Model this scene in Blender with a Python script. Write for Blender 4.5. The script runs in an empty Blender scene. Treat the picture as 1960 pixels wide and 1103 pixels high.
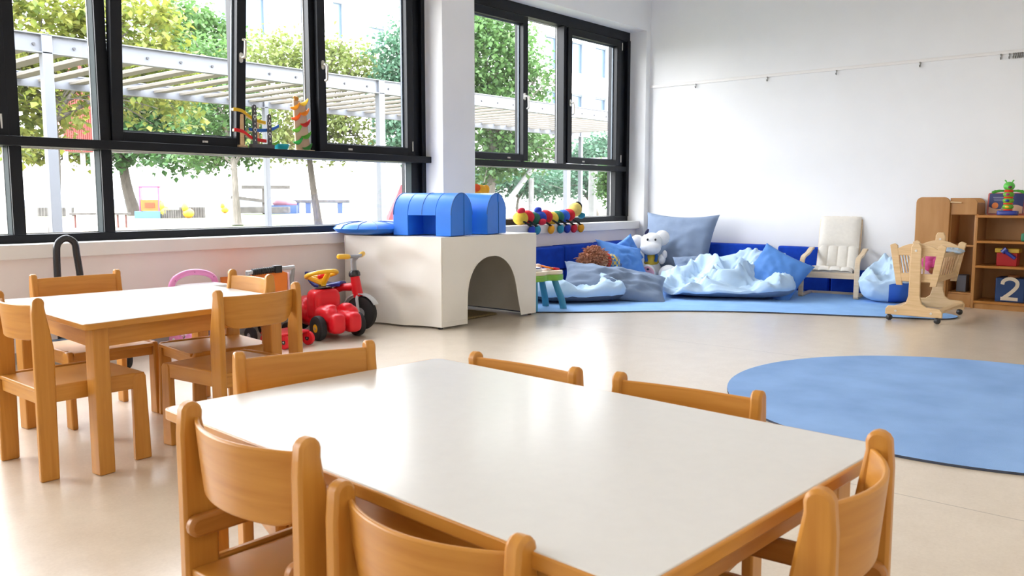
import bpy, bmesh, math, random
import numpy as np
from mathutils import Vector, Matrix, Euler, noise
S = bpy.context.scene
COL = S.collection
PI = math.pi
rnd = random.Random(7)

# ------------------------------------------------------------------ materials
MATS = {}
def nodes_mat(name):
    m = bpy.data.materials.new(name); m.use_nodes = True
    nt = m.node_tree
    return m, nt, nt.nodes['Principled BSDF']

def mat(name, col, rough=.5, metal=0, var=.06, scale=8, bump=0, bscale=60, coat=0, spec=.5, sheen=0, col2=None, stretch=None, detail=3):
    """procedural principled material: base colour with a noise variation, optional bump"""
    if name in MATS: return MATS[name]
    m, nt, p = nodes_mat(name)
    N, Lk = nt.nodes, nt.links
    tc = N.new('ShaderNodeTexCoord'); mp = N.new('ShaderNodeMapping')
    Lk.new(tc.outputs['Object'], mp.inputs['Vector'])
    if stretch: mp.inputs['Scale'].default_value = stretch
    nz = N.new('ShaderNodeTexNoise'); nz.inputs['Scale'].default_value = scale; nz.inputs['Detail'].default_value = detail
    Lk.new(mp.outputs['Vector'], nz.inputs['Vector'])
    cr = N.new('ShaderNodeValToRGB')
    c1 = [max(0, c*(1-var)) for c in col]; c2 = list(col2) if col2 else [min(1, c*(1+var)) for c in col]
    cr.color_ramp.elements[0].color = (*c1, 1); cr.color_ramp.elements[1].color = (*c2, 1)
    cr.color_ramp.elements[0].position = .3; cr.color_ramp.elements[1].position = .7
    Lk.new(nz.outputs['Fac'], cr.inputs['Fac']); Lk.new(cr.outputs['Color'], p.inputs['Base Color'])
    p.inputs['Roughness'].default_value = rough; p.inputs['Metallic'].default_value = metal
    p.inputs['Specular IOR Level'].default_value = spec
    if coat:
        p.inputs['Coat Weight'].default_value = coat; p.inputs['Coat Roughness'].default_value = .15
    if sheen: p.inputs['Sheen Weight'].default_value = sheen
    if bump:
        nb = N.new('ShaderNodeTexNoise'); nb.inputs['Scale'].default_value = bscale; nb.inputs['Detail'].default_value = 2
        Lk.new(mp.outputs['Vector'], nb.inputs['Vector'])
        b = N.new('ShaderNodeBump'); b.inputs['Strength'].default_value = bump; b.inputs['Distance'].default_value = .01
        Lk.new(nb.outputs['Fac'], b.inputs['Height']); Lk.new(b.outputs['Normal'], p.inputs['Normal'])
    MATS[name] = m
    return m

def wood(name, a, b, stretch=(3, 3, 34), rough=.36, coat=.05):
    if name in MATS: return MATS[name]
    m, nt, p = nodes_mat(name); N, Lk = nt.nodes, nt.links
    tc = N.new('ShaderNodeTexCoord'); mp = N.new('ShaderNodeMapping'); mp.inputs['Scale'].default_value = stretch
    Lk.new(tc.outputs['Object'], mp.inputs['Vector'])
    n1 = N.new('ShaderNodeTexNoise'); n1.inputs['Scale'].default_value = 1.6; n1.inputs['Detail'].default_value = 5; n1.inputs['Distortion'].default_value = .6
    n2 = N.new('ShaderNodeTexNoise'); n2.inputs['Scale'].default_value = .5; n2.inputs['Detail'].default_value = 2
    Lk.new(mp.outputs['Vector'], n1.inputs['Vector']); Lk.new(tc.outputs['Object'], n2.inputs['Vector'])
    mx = N.new('ShaderNodeMath'); mx.operation = 'MULTIPLY_ADD'; mx.inputs[1].default_value = .35
    Lk.new(n2.outputs['Fac'], mx.inputs[0]); Lk.new(n1.outputs['Fac'], mx.inputs[2])
    cr = N.new('ShaderNodeValToRGB'); cr.color_ramp.elements[0].color = (*a, 1); cr.color_ramp.elements[1].color = (*b, 1)
    cr.color_ramp.elements[0].position = .42; cr.color_ramp.elements[1].position = .9
    Lk.new(mx.outputs[0], cr.inputs['Fac']); Lk.new(cr.outputs['Color'], p.inputs['Base Color'])
    p.inputs['Roughness'].default_value = rough; p.inputs['Specular IOR Level'].default_value = .38; p.inputs['Coat Weight'].default_value = coat; p.inputs['Coat Roughness'].default_value = .18
    MATS[name] = m
    return m

BEECH = wood('beech_varnished', (.475, .193, .027), (.58, .265, .046))
BEECHV = wood('beech_upright_grain', (.475, .193, .027), (.58, .265, .046), stretch=(34, 34, 2.5))
BEECHD = wood('beech_orange', (.36, .135, .022), (.47, .20, .04))
PALE = wood('pine_pale', (.60, .40, .20), (.74, .53, .30), rough=.4)
BIRCH = wood('birch_pale', (.68, .52, .34), (.80, .65, .46), rough=.4)
LAM = mat('laminate_white', (.68, .67, .645), rough=.30, var=.015, scale=40, coat=.15)
WALL = mat('wall_paint', (.86, .865, .87), rough=.75, var=.012, scale=3, bump=.04, bscale=220)
PARA = mat('parapet_paint', (.92, .855, .83), rough=.6, var=.012, scale=3, bump=.03, bscale=220)
SILLM = mat('sill_white', (.86, .84, .82), rough=.35, var=.01)
CEIL = mat('ceiling_paint', (.80, .80, .80), rough=.85, var=.012, scale=3)
ANTH = mat('anthracite_powdercoat', (.0045, .006, .0095), rough=.45, spec=.3, var=.1, scale=120, bump=.02, bscale=400)
ANTHIN = mat('alu_grey_bead', (.10, .13, .16), rough=.4, var=.04)
GASKET = mat('grey_gasket_strip', (.62, .64, .65), rough=.5, var=.03)
STEEL = mat('brushed_steel', (.62, .60, .56), rough=.28, metal=.9, var=.05, scale=60)
BLACK = mat('black_plastic', (.012, .012, .014), rough=.45, var=.1)
BLACKG = mat('black_gloss_steel', (.015, .015, .018), rough=.22, var=.1)
RUBBER = mat('black_rubber', (.014, .014, .016), rough=.7, var=.15, bump=.05)
CREAM = mat('cream_vinyl_fabric', (.82, .79, .725), rough=.55, var=.02, scale=3, bump=.10, bscale=7)
BLUEV = mat('blue_vinyl', (.022, .185, .74), rough=.42, spec=.35, var=.05, scale=6, bump=.10, bscale=14)
NAVY = mat('royal_blue_velour', (.007, .052, .42), rough=.9, spec=.2, var=.15, scale=10, bump=.06, bscale=40)
RUGB = mat('light_blue_carpet', (.27, .50, .90), rough=.95, spec=.2, var=.07, scale=4, bump=.25, bscale=380, col2=(.31, .55, .93), detail=8)
RUGB2 = mat('circle_blue_carpet', (.25, .42, .74), rough=.95, spec=.2, var=.10, scale=3, bump=.3, bscale=380, col2=(.29, .47, .79), detail=9)
RUGE = mat('rug_dark_edge', (.05, .06, .09), rough=.9)
GREYC = mat('grey_blue_cotton', (.20, .265, .38), rough=.8, var=.05, scale=12, bump=.08, bscale=500)
GREYD = mat('dark_grey_cotton', (.10, .12, .17), rough=.85, var=.06, scale=12, bump=.08, bscale=500)
LBLUE = mat('light_blue_cotton', (.50, .68, .88), rough=.75, var=.04, scale=10, bump=.06, bscale=500)
MBLUE = mat('mid_blue_cotton', (.075, .235, .62), rough=.75, var=.06, scale=10, bump=.06, bscale=500)
WHITEP = mat('white_plush', (.85, .85, .84), rough=.95, var=.03, scale=40, bump=.35, bscale=260)
OFFW = mat('natural_canvas', (.80, .765, .69), rough=.85, var=.03, scale=30, bump=.2, bscale=260)
RED = mat('red_plastic', (.72, .012, .022), rough=.3, var=.04, spec=.35, coat=.06)
YEL = mat('yellow_plastic', (.85, .48, .015), rough=.35, var=.04, coat=.2)
ORNG = mat('orange_plastic', (.85, .22, .015), rough=.38, var=.05)
GREY = mat('grey_plastic', (.30, .31, .33), rough=.4, var=.05)
LGREY = mat('light_grey_plastic', (.52, .54, .57), rough=.35, var=.04)
BLUEP = mat('dark_blue_plastic', (.012, .030, .27), rough=.28, var=.05, coat=.3)
PINK = mat('pink_plastic', (.78, .27, .55), rough=.38, var=.04)
PINKL = mat('pale_pink_plastic', (.84, .62, .74), rough=.42, var=.04)
TEAL = mat('teal_blue_plastic', (.05, .27, .42), rough=.45, var=.08, scale=14)
LIME = mat('lime_plastic', (.21, .48, .06), rough=.4, var=.05)
CREAMP = mat('cream_plastic', (.80, .70, .53), rough=.45, var=.04)
def plush(n, c): return mat('plush_'+n, c, rough=.95, var=.10, scale=30, bump=.35, bscale=240)
def plast(n, c, r=.4): return mat('plastic_'+n, c, rough=r, var=.05)

# linoleum floor: speckle, wear and sheet seams
def floor_mat():
    m, nt, p = nodes_mat('linoleum_beige'); N, Lk = nt.nodes, nt.links
    tc = N.new('ShaderNodeTexCoord')
    n1 = N.new('ShaderNodeTexNoise'); n1.inputs['Scale'].default_value = 5; n1.inputs['Detail'].default_value = 9; n1.inputs['Roughness'].default_value = .8
    n2 = N.new('ShaderNodeTexNoise'); n2.inputs['Scale'].default_value = 90; n2.inputs['Detail'].default_value = 3
    for n in (n1, n2): Lk.new(tc.outputs['Object'], n.inputs['Vector'])
    add = N.new('ShaderNodeMath'); add.operation = 'MULTIPLY_ADD'; add.inputs[1].default_value = .45
    Lk.new(n2.outputs['Fac'], add.inputs[0]); Lk.new(n1.outputs['Fac'], add.inputs[2])
    cr = N.new('ShaderNodeValToRGB'); e = cr.color_ramp.elements
    e[0].position = .45; e[0].color = (.60, .505, .39, 1); e[1].position = 1.0; e[1].color = (.73, .635, .51, 1)
    Lk.new(add.outputs[0], cr.inputs['Fac'])
    sx = N.new('ShaderNodeSeparateXYZ'); Lk.new(tc.outputs['Object'], sx.inputs[0])
    a = N.new('ShaderNodeMath'); a.operation = 'ADD'; a.inputs[1].default_value = 100*2.34 - 3.10 + 1.17; Lk.new(sx.outputs['X'], a.inputs[0])
    md = N.new('ShaderNodeMath'); md.operation = 'MODULO'; md.inputs[1].default_value = 2.34; Lk.new(a.outputs[0], md.inputs[0])
    sb = N.new('ShaderNodeMath'); sb.operation = 'SUBTRACT'; sb.inputs[1].default_value = 1.17; Lk.new(md.outputs[0], sb.inputs[0])
    ab = N.new('ShaderNodeMath'); ab.operation = 'ABSOLUTE'; Lk.new(sb.outputs[0], ab.inputs[0])
    lt = N.new('ShaderNodeMath'); lt.operation = 'LESS_THAN'; lt.inputs[1].default_value = .0025; Lk.new(ab.outputs[0], lt.inputs[0])
    mx = N.new('ShaderNodeMix'); mx.data_type = 'RGBA'; mx.inputs['B'].default_value = (.22, .17, .12, 1)
    mu = N.new('ShaderNodeMath'); mu.operation = 'MULTIPLY'; mu.inputs[1].default_value = .7; Lk.new(lt.outputs[0], mu.inputs[0])
    Lk.new(mu.outputs[0], mx.inputs['Factor']); Lk.new(cr.outputs['Color'], mx.inputs['A'])
    Lk.new(mx.outputs['Result'], p.inputs['Base Color'])
    p.inputs['Roughness'].default_value = .30; p.inputs['Coat Weight'].default_value = .5; p.inputs['Coat Roughness'].default_value = .22
    return m
FLOOR = floor_mat()

def glass_mat():
    m = bpy.data.materials.new('window_glass'); m.use_nodes = True; nt = m.node_tree; N, Lk = nt.nodes, nt.links
    N.remove(N['Principled BSDF'])
    tr = N.new('ShaderNodeBsdfTransparent'); tr.inputs['Color'].default_value = (.975, .975, .975, 1)
    gl = N.new('ShaderNodeBsdfGlossy'); gl.inputs['Roughness'].default_value = .01
    lw = N.new('ShaderNodeLayerWeight'); lw.inputs['Blend'].default_value = .5
    pw = N.new('ShaderNodeMath'); pw.operation = 'POWER'; pw.inputs[1].default_value = 5; Lk.new(lw.outputs['Facing'], pw.inputs[0])
    ma = N.new('ShaderNodeMath'); ma.operation = 'MULTIPLY_ADD'; ma.inputs[1].default_value = .96; ma.inputs[2].default_value = .03; Lk.new(pw.outputs[0], ma.inputs[0])
    mx = N.new('ShaderNodeMixShader'); Lk.new(ma.outputs[0], mx.inputs[0]); Lk.new(tr.outputs[0], mx.inputs[1]); Lk.new(gl.outputs[0], mx.inputs[2])
    Lk.new(mx.outputs[0], N['Material Output'].inputs['Surface'])
    return m
GLASS = glass_mat()

def leaf_mat(name, cols):
    m, nt, p = nodes_mat(name); N, Lk = nt.nodes, nt.links
    tc = N.new('ShaderNodeTexCoord')
    nz = N.new('ShaderNodeTexNoise'); nz.inputs['Scale'].default_value = 3.2; nz.inputs['Detail'].default_value = 6; nz.inputs['Roughness'].default_value = .75
    Lk.new(tc.outputs['Object'], nz.inputs['Vector'])
    cr = N.new('ShaderNodeValToRGB'); e = cr.color_ramp.elements
    while len(e) < len(cols): e.new(.5)
    for i, c in enumerate(cols):
        e[i].position = .30 + .40*i/max(1, len(cols)-1); e[i].color = (*c, 1)
    Lk.new(nz.outputs['Fac'], cr.inputs['Fac'])
    Lk.new(cr.outputs['Color'], p.inputs['Base Color']); p.inputs['Roughness'].default_value = .55
    tl = N.new('ShaderNodeBsdfTranslucent'); Lk.new(cr.outputs['Color'], tl.inputs['Color'])
    mx = N.new('ShaderNodeMixShader'); mx.inputs[0].default_value = .45
    Lk.new(p.outputs[0], mx.inputs[1]); Lk.new(tl.outputs[0], mx.inputs[2]); Lk.new(mx.outputs[0], N['Material Output'].inputs['Surface'])
    return m

# ------------------------------------------------------------------ mesh building
class M:
    def __init__(s): s.v = []; s.f = []; s.mi = []
    def add(s, vs, fs, mi=0):
        b = len(s.v); s.v += [tuple(map(float, p)) for p in vs]
        s.f += [tuple(b+i for i in f) for f in fs]; s.mi += [mi]*len(fs); return s
    def box(s, x0, x1, y0, y1, z0, z1, mi=0):
        return s.add([(x0,y0,z0),(x1,y0,z0),(x1,y1,z0),(x0,y1,z0),(x0,y0,z1),(x1,y0,z1),(x1,y1,z1),(x0,y1,z1)],
                     [(0,3,2,1),(4,5,6,7),(0,1,5,4),(1,2,6,5),(2,3,7,6),(3,0,4,7)], mi)
    def obox(s, c, size, rot=(0,0,0), mi=0):
        R = Euler(rot).to_matrix(); c = Vector(c); h = [q/2 for q in size]
        vs = [c + R @ Vector((sx*h[0], sy*h[1], sz*h[2])) for sz in (-1,1) for sx, sy in ((-1,-1),(1,-1),(1,1),(-1,1))]
        return s.add(vs, [(0,3,2,1),(4,5,6,7),(0,1,5,4),(1,2,6,5),(2,3,7,6),(3,0,4,7)], mi)
    def prism(s, poly, fn, a, b, mi=0):
        """extrude polygon [(u,v)] from w=a to w=b; fn(u,v,w)->xyz"""
        n = len(poly)
        vs = [fn(u, v, a) for u, v in poly] + [fn(u, v, b) for u, v in poly]
        fs = [tuple(range(n))[::-1], tuple(range(n, 2*n))] + [(i, (i+1) % n, n+(i+1) % n, n+i) for i in range(n)]
        return s.add(vs, fs, mi)
    def tube(s, pts, r, n=12, closed=False, mi=0, cap=True, flat=1.0):
        P = [Vector(p) for p in pts]; k = len(P)
        R = list(r) if hasattr(r, '__len__') else [r]*k
        rings = []; up = None
        for i in range(k):
            if closed: d = P[(i+1) % k] - P[i-1]
            else: d = P[min(i+1, k-1)] - P[max(i-1, 0)]
            d.normalize()
            if up is None:
                up = Vector((0,0,1)) if abs(d.z) < .9 else Vector((1,0,0))
            sd = d.cross(up); 
            if sd.length < 1e-6: sd = d.cross(Vector((0,1,0)))
            sd.normalize(); up = sd.cross(d).normalized()
            rings.append([P[i] + (sd*math.cos(2*PI*j/n) + up*flat*math.sin(2*PI*j/n))*R[i] for j in range(n)])
        vs = [p for g in rings for p in g]; fs = []
        for i in range(k if closed else k-1):
            a, b = i*n, ((i+1) % k)*n
            fs += [(a+j, a+(j+1) % n, b+(j+1) % n, b+j) for j in range(n)]
        if cap and not closed:
            fs += [tuple(range(n))[::-1], tuple((k-1)*n+j for j in range(n))]
        return s.add(vs, fs, mi)
    def cyl(s, p0, p1, r, n=16, r2=None, mi=0): return s.tube([p0, p1], [r, r if r2 is None else r2], n, mi=mi)
    def lathe(s, prof, c=(0,0,0), n=24, axis=(0,0,1), mi=0):
        ax = Vector(axis).normalized(); q = Vector((0,0,1)).rotation_difference(ax); c = Vector(c)
        vs = []; 
        for r, z in prof:
            for j in range(n):
                vs.append(c + q @ Vector((r*math.cos(2*PI*j/n), r*math.sin(2*PI*j/n), z)))
        fs = []
        for i in range(len(prof)-1):
            fs += [(i*n+j, i*n+(j+1) % n, (i+1)*n+(j+1) % n, (i+1)*n+j) for j in range(n)]
        if prof[0][0] > 1e-5: fs.append(tuple(range(n))[::-1])
        if prof[-1][0] > 1e-5: fs.append(tuple((len(prof)-1)*n+j for j in range(n)))
        return s.add(vs, fs, mi)
    def ell(s, c, r, n=20, m=12, rot=(0,0,0), p=1.0, mi=0):
        R = Euler(rot).to_matrix(); c = Vector(c); vs = []; fs = []
        sg = lambda t: math.copysign(abs(t)**p, t)
        for i in range(m+1):
            a = -PI/2 + PI*i/m
            for j in range(n):
                t = 2*PI*j/n
                vs.append(c + R @ Vector((r[0]*sg(math.cos(a))*sg(math.cos(t)), r[1]*sg(math.cos(a))*sg(math.sin(t)), r[2]*sg(math.sin(a)))))
        for i in range(m):
            fs += [(i*n+j, i*n+(j+1) % n, (i+1)*n+(j+1) % n, (i+1)*n+j) for j in range(n)]
        return s.add(vs, fs, mi)
    def grid(s, fn, nu, nv, mi=0, closeu=False):
        vs = [fn(i/nu, j/nv) for j in range(nv+1) for i in range(nu+(0 if closeu else 1))]
        w = nu if closeu else nu+1
        fs = [(j*w+i, j*w+(i+1) % w, (j+1)*w+(i+1) % w, (j+1)*w+i) for j in range(nv) for i in range(nu)]
        mf = mi if callable(mi) else None
        b = len(s.f); s.add(vs, fs, 0 if mf else mi)
        if mf:
            for k in range(nu*nv): s.mi[b+k] = mf((k % nu + .5)/nu, (k//nu + .5)/nv)
        return s

def obj(name, mb, m, parent=None, bevel=0, seg=2, smooth=35, loc=None, rotz=None, rot=None, subsurf=0, remesh=0, weld=False):
    me = bpy.data.meshes.new(name)
    me.from_pydata(mb.v, [], mb.f)
    for q in (m if isinstance(m, (list, tuple)) else [m]): me.materials.append(q)
    if any(mb.mi): me.polygons.foreach_set('material_index', mb.mi)
    bm = bmesh.new(); bm.from_mesh(me)
    if weld: bmesh.ops.remove_doubles(bm, verts=bm.verts, dist=1e-4)
    bmesh.ops.recalc_face_normals(bm, faces=bm.faces)
    bm.to_mesh(me); bm.free()
    if smooth:
        me.polygons.foreach_set('use_smooth', [True]*len(me.polygons))
        me.set_sharp_from_angle(angle=math.radians(smooth))
    o = bpy.data.objects.new(name, me); COL.objects.link(o)
    if parent: o.parent = parent
    if loc: o.location = loc
    if rotz is not None: o.rotation_euler = (0,0,rotz)
    if rot: o.rotation_euler = rot
    if bevel:
        b = o.modifiers.new('bevel', 'BEVEL'); b.width = bevel; b.segments = seg; b.limit_method = 'ANGLE'; b.angle_limit = math.radians(40)
    if remesh:
        r = o.modifiers.new('remesh', 'REMESH'); r.mode = 'VOXEL'; r.voxel_size = remesh; r.use_smooth_shade = True
        sm = o.modifiers.new('smooth', 'SMOOTH'); sm.iterations = 6; sm.factor = .6
    if subsurf:
        q = o.modifiers.new('sub', 'SUBSURF'); q.levels = subsurf; q.render_levels = subsurf
    return o

def tag(o, label=None, cat=None, group=None, kind=None):
    if label: o['label'] = label
    if cat: o['category'] = cat
    if group: o['group'] = group
    if kind: o['kind'] = kind
    return o

def thing(name, label, cat, loc=(0,0,0), rotz=0, group=None, kind=None, rot=None):
    o = bpy.data.objects.new(name, None); COL.objects.link(o); o.empty_display_size = .1
    o.location = loc; o.rotation_euler = rot if rot else (0,0,rotz)
    return tag(o, label, cat, group, kind)

def dup(root, loc, rotz, label=None, group=None):
    kids = {}
    for q in bpy.data.objects:
        if q.parent: kids.setdefault(q.parent.name, []).append(q)
    def cp(o, par):
        c = o.copy(); COL.objects.link(c); c.parent = par
        for ch in kids.get(o.name, []): cp(ch, c)
        return c
    r = cp(root, None); r.location = loc; r.rotation_euler = (0,0,rotz)
    if label: r['label'] = label
    if group: r['group'] = group
    return r

XYZ = lambda u, v, w: (u, v, w)      # polygon in plan, extruded upwards
YZX = lambda u, v, w: (w, u, v)      # polygon in (y,z), extruded along x
XZY = lambda u, v, w: (u, w, v)      # polygon in (x,z), extruded along y
def arc(cx, cy, r, a0, a1, n=8):
    return [(cx + r*math.cos(math.radians(a0+(a1-a0)*i/n)), cy + r*math.sin(math.radians(a0+(a1-a0)*i/n))) for i in range(n+1)]
def rrect(x0, x1, y0, y1, r, n=5):
    return arc(x1-r, y1-r, r, 0, 90, n) + arc(x0+r, y1-r, r, 90, 180, n) + arc(x0+r, y0+r, r, 180, 270, n) + arc(x1-r, y0+r, r, 270, 360, n)
def smoothpts(P, k=6, closed=False):
    P = [Vector(p) for p in P]; n = len(P); out = []
    rng = range(n if closed else n-1)
    for i in rng:
        p0 = P[i-1] if (i > 0 or closed) else P[0]; p1 = P[i]; p2 = P[(i+1) % n]
        p3 = P[(i+2) % n] if (i+2 < n or closed) else P[-1]
        for j in range(k):
            t = j/k
            out.append(.5*((2*p1) + (p2-p0)*t + (2*p0-5*p1+4*p2-p3)*t*t + (3*p1-p0-3*p2+p3)*t**3))
    if not closed: out.append(P[-1])
    return out
def N3(x, y, z=0): return noise.noise(Vector((x, y, z)))
def crease(x, y, z=0): return 1 - abs(N3(x, y, z))*2

def pillow(w, h, t, pinch=.10, wr=.012, seed=0, nu=28, nv=28, ex=.42, slump=0):
    """soft pillow in the local xy plane, thickness along z, corners drawn out"""
    m = M()
    def side(sg):
        def f(a, b):
            u, v = 2*a-1, 2*b-1
            k = max(0, (1-u*u)*(1-v*v))**ex
            x = w/2*u*(1 - pinch*(1-v*v)); y = h/2*v*(1 - pinch*(1-u*u))
            z = sg*t/2*k + wr*k*(crease(u*2.2+seed, v*2.2, seed) - .4 + .5*N3(u*5, v*5, seed+3))
            z += slump*(u*u)
            return (x, y, z)
        return f
    m.grid(side(1), nu, nv); 
    b = M(); b.grid(side(-1), nu, nv)
    m.add(b.v, [q[::-1] for q in b.f])
    return m
def frame_rot(xa, ya):
    """rotation whose local x and y follow the given world directions"""
    x = Vector(xa).normalized(); z = x.cross(Vector(ya)).normalized(); y = z.cross(x)
    return Matrix((x, y, z)).transposed().to_euler()
# ------------------------------------------------------------------ room
def struct(name, mb, m, label, cat, **k):
    return tag(obj(name, mb, m, **k), label, cat, kind='structure')
X0, X1, Y0, WF, YF, ZC = -3.6, 9.3, -3.2, 5.69, 5.93, 3.50
struct('floor', M().box(X0-.2, X1+.2, Y0-.2, 6.2, -.2, 0), FLOOR, 'beige speckled linoleum floor with thin sheet seams', 'floor')
struct('ceiling', M().box(X0-.2, X1+.2, Y0-.2, 6.2, ZC, ZC+.2), CEIL, 'plain white ceiling above the playroom', 'ceiling')
struct('wall_end', M().box(X1, X1+.2, Y0, 6.2, 0, ZC), WALL, 'large blank white wall carrying the picture rail', 'wall')
struct('wall_back', M().box(X0-.2, X1+.2, Y0-.2, Y0, 0, ZC), WALL, 'white wall behind the camera', 'wall')
struct('wall_side', M().box(X0-.2, X0, Y0, 6.2, 0, ZC), WALL, 'white wall at the near end of the room', 'wall')
# window wall: parapet, pier, corner strip, lintel
w = M()
w.box(X0, 5.65, 5.80, 6.10, 0, .67); w.box(6.08, 9.2, 5.80, 6.10, 0, .67)
struct('wall_window', w, PARA, 'low white parapet wall under the windows', 'wall')
w = M(); w.box(5.647, 6.085, WF, 6.12, 0, 3.10); w.box(9.2, X1, WF, 6.12, 0, 3.10); w.box(X0, X1, WF, 6.12, 3.10, ZC)
struct('wall_pier', w, WALL, 'white pier and lintel framing the two windows', 'wall')
struct('trim_1', M().box(X0, 5.647, 5.75, 5.94, .663, .755), SILLM, 'long white sill board under the wide left window', 'window sill', bevel=.006)
struct('trim_2', M().box(6.085, 9.2, 5.75, 5.94, .655, .752), SILLM, 'white sill board under the window beside the corner', 'window sill', bevel=.006)
struct('baseboard_window', M().box(X0, 5.647, 5.785, 5.80, 0, .07), mat('baseboard_grey', (.35, .34, .33), rough=.5), 'low grey skirting along the parapet wall', 'baseboard')

def pane(name, x0, x1, z0, z1, y, par, rim=True):
    o = obj(name, M().box(x0, x1, y-.004, y+.004, z0, z1), GLASS, par)
    return o
def rect_frame(mb, x0, x1, z0, z1, y0, y1, l, r, b, t, mi=0):
    mb.box(x0, x0+l, y0, y1, z0, z1, mi); mb.box(x1-r, x1, y0, y1, z0, z1, mi)
    mb.box(x0+l, x1-r, y0, y1, z0, z0+b, mi); mb.box(x0+l, x1-r, y0, y1, z1-t, z1, mi)
def bead(par, x0, x1, z0, z1, y):
    """light gasket line around a fixed pane"""
    b = M(); rect_frame(b, x0, x1, z0, z1, y-.012, y-.004, .006, .006, .006, .006)
    obj('gasket', b, GASKET, par)
def handle(par, x, z, up, y=-.03):
    s = 1 if up else -1
    m = M()
    m.prism([(x+a, z+b) for a, b in (arc(0, .022, .016, 0, 180, 8) + arc(0, -.022, .016, 180, 360, 8))], XZY, y-.008, y)
    m.tube(smoothpts([(x, y, z), (x, y-.035, z), (x+.006, y-.048, z+.01*s), (x+.008, y-.05, z+.06*s), (x+.008, y-.05, z+.115*s), (x+.004, y-.046, z+.128*s), (x-.004, y-.032, z+.133*s)], 5), .0105, 10)
    return obj('handle', m, STEEL, par)
def sash(win, x0, x1, z0, z1, hx, hz, hup, lock, hinge=None, tilt=0, st=.078):
    r = thing('sash', None, None, (0, YF, z0)); r.parent = win
    if tilt: r.rotation_euler = (math.radians(tilt), 0, 0)
    m = M(); rect_frame(m, x0, x1, 0, z1-z0, -.02, .05, st, st, .066, .08)
    obj('sash_frame', m, ANTH, r, bevel=.003)
    b = M(); rect_frame(b, x0+st-.001, x1-st+.001, .066, z1-z0-.08, .036, .052, .014, .014, .012, .014); obj('glazing_bead', b, ANTHIN, r)
    pane('pane', x0+st, x1-st, .066, z1-z0-.08, .045, r)
    handle(r, hx, hz-z0, hup, -.02)
    obj('latch_plate', M().box(lock-.022, lock+.022, -.026, -.02, .018, .034).box(lock-.01, lock+.01, -.032, -.026, .02, .03), STEEL, r, bevel=.002)
    if hinge:
        hm = M()
        for hz2 in (.04, z1-z0-.12): hm.cyl((hinge, -.026, hz2), (hinge, -.026, hz2+.09), .006, 8)
        obj('hinge', hm, STEEL, r)
    return r

GY = YF+.11
# wide window on the left
W1 = thing('window_1', 'wide black-framed window with a tilted sash, left of the pier', 'window', kind='structure')
f = M()
xl = -3.2
f.box(xl, 5.647, YF, YF+.16, .755, .81); f.box(xl, 5.647, YF, YF+.16, 3.0, 3.10)       # bottom, top
f.box(xl, 5.647, YF-.085, YF+.14, 1.375, 1.4345)                                          # transom
for a, b in ((-.06, .02), (2.028, 2.10), (2.60, 2.672)): f.box(a, b, YF, YF+.13, .81, 3.0)
f.box(5.485, 5.647, YF+.03, YF+.16, .81, 3.0); f.box(5.60, 5.647, YF-.01, YF+.16, .81, 3.0)
f.box(4.36, 4.415, YF+.03, YF+.13, 1.435, 3.0); f.box(3.66, 3.72, YF+.06, YF+.13, 1.435, 3.0)
f.box(.50, .56, YF, YF+.13, .81, 3.0); f.box(-1.66, -1.6, YF, YF+.13, .81, 3.0); f.box(xl, xl+.1, YF, YF+.16, .81, 3.0)
obj('frame', f, ANTH, W1, bevel=.003)
for x0, x1, z0, z1 in ((2.10, 2.60, 1.435, 3.0), (2.10, 2.60, .81, 1.375), (2.672, 5.485, .81, 1.375), (3.72, 4.36, 1.435, 3.0),
                       (.56, 2.028, .81, 1.375), (.02, .50, .81, 3.0), (-1.6, -.06, .81, 3.0), (-3.1, -1.66, .81, 3.0)):
    pane('pane', x0, x1, z0, z1, GY, W1); bead(W1, x0, x1, z0, z1, GY)
jl = M()
for x1, z0, z1 in ((2.60, 1.435, 3.0), (2.60, .81, 1.375), (2.028, .81, 1.375), (5.485, .81, 1.375)): jl.box(x1-.003, x1, YF+.02, GY-.012, z0, z1)
obj('jamb_lining', jl, mat('grey_green_alu', (.03, .042, .045), rough=.7, spec=.2), W1)
sash(W1, 2.672, 3.70, 1.44, 3.0, 3.655, 2.115, True, 3.36, None, 4.2)
sash(W1, 4.41, 5.485, 1.44, 3.0, 4.455, 2.155, False, 4.73, 5.463)
sash(W1, .56, 2.028, 1.44, 3.0, .60, 2.155, False, 1.2, 1.985)
# window beside the corner
W2 = thing('window_2', 'three-part black-framed window between pier and corner', 'window', kind='structure')
f = M()
f.box(6.085, 9.2, YF, YF+.16, .752, .815); f.box(6.085, 9.2, YF, YF+.16, 2.985, 3.10); f.box(6.085, 9.2, YF-.005, YF+.14, 1.375, 1.437)
f.box(6.085, 6.2, YF, YF+.16, .81, 3.0); f.box(8.955, 9.2, YF+.03, YF+.16, .81, 3.0); f.box(9.14, 9.2, YF-.01, YF+.16, .81, 3.0)
f.box(7.12, 7.175, YF+.04, YF+.13, 1.437, 2.985); f.box(7.83, 7.885, YF, YF+.13, 1.437, 2.985)
obj('frame', f, ANTH, W2, bevel=.003)
for x0, x1, z0, z1 in ((6.2, 8.955, .815, 1.375), (7.175, 7.83, 1.437, 2.985)):
    pane('pane', x0, x1, z0, z1, GY, W2); bead(W2, x0, x1, z0, z1, GY)
sash(W2, 6.2, 7.165, 1.445, 2.975, 7.105, 2.13, False, 6.845)
sash(W2, 7.885, 8.965, 1.445, 2.975, 7.925, 2.13, False, 8.19, 8.985)

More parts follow.
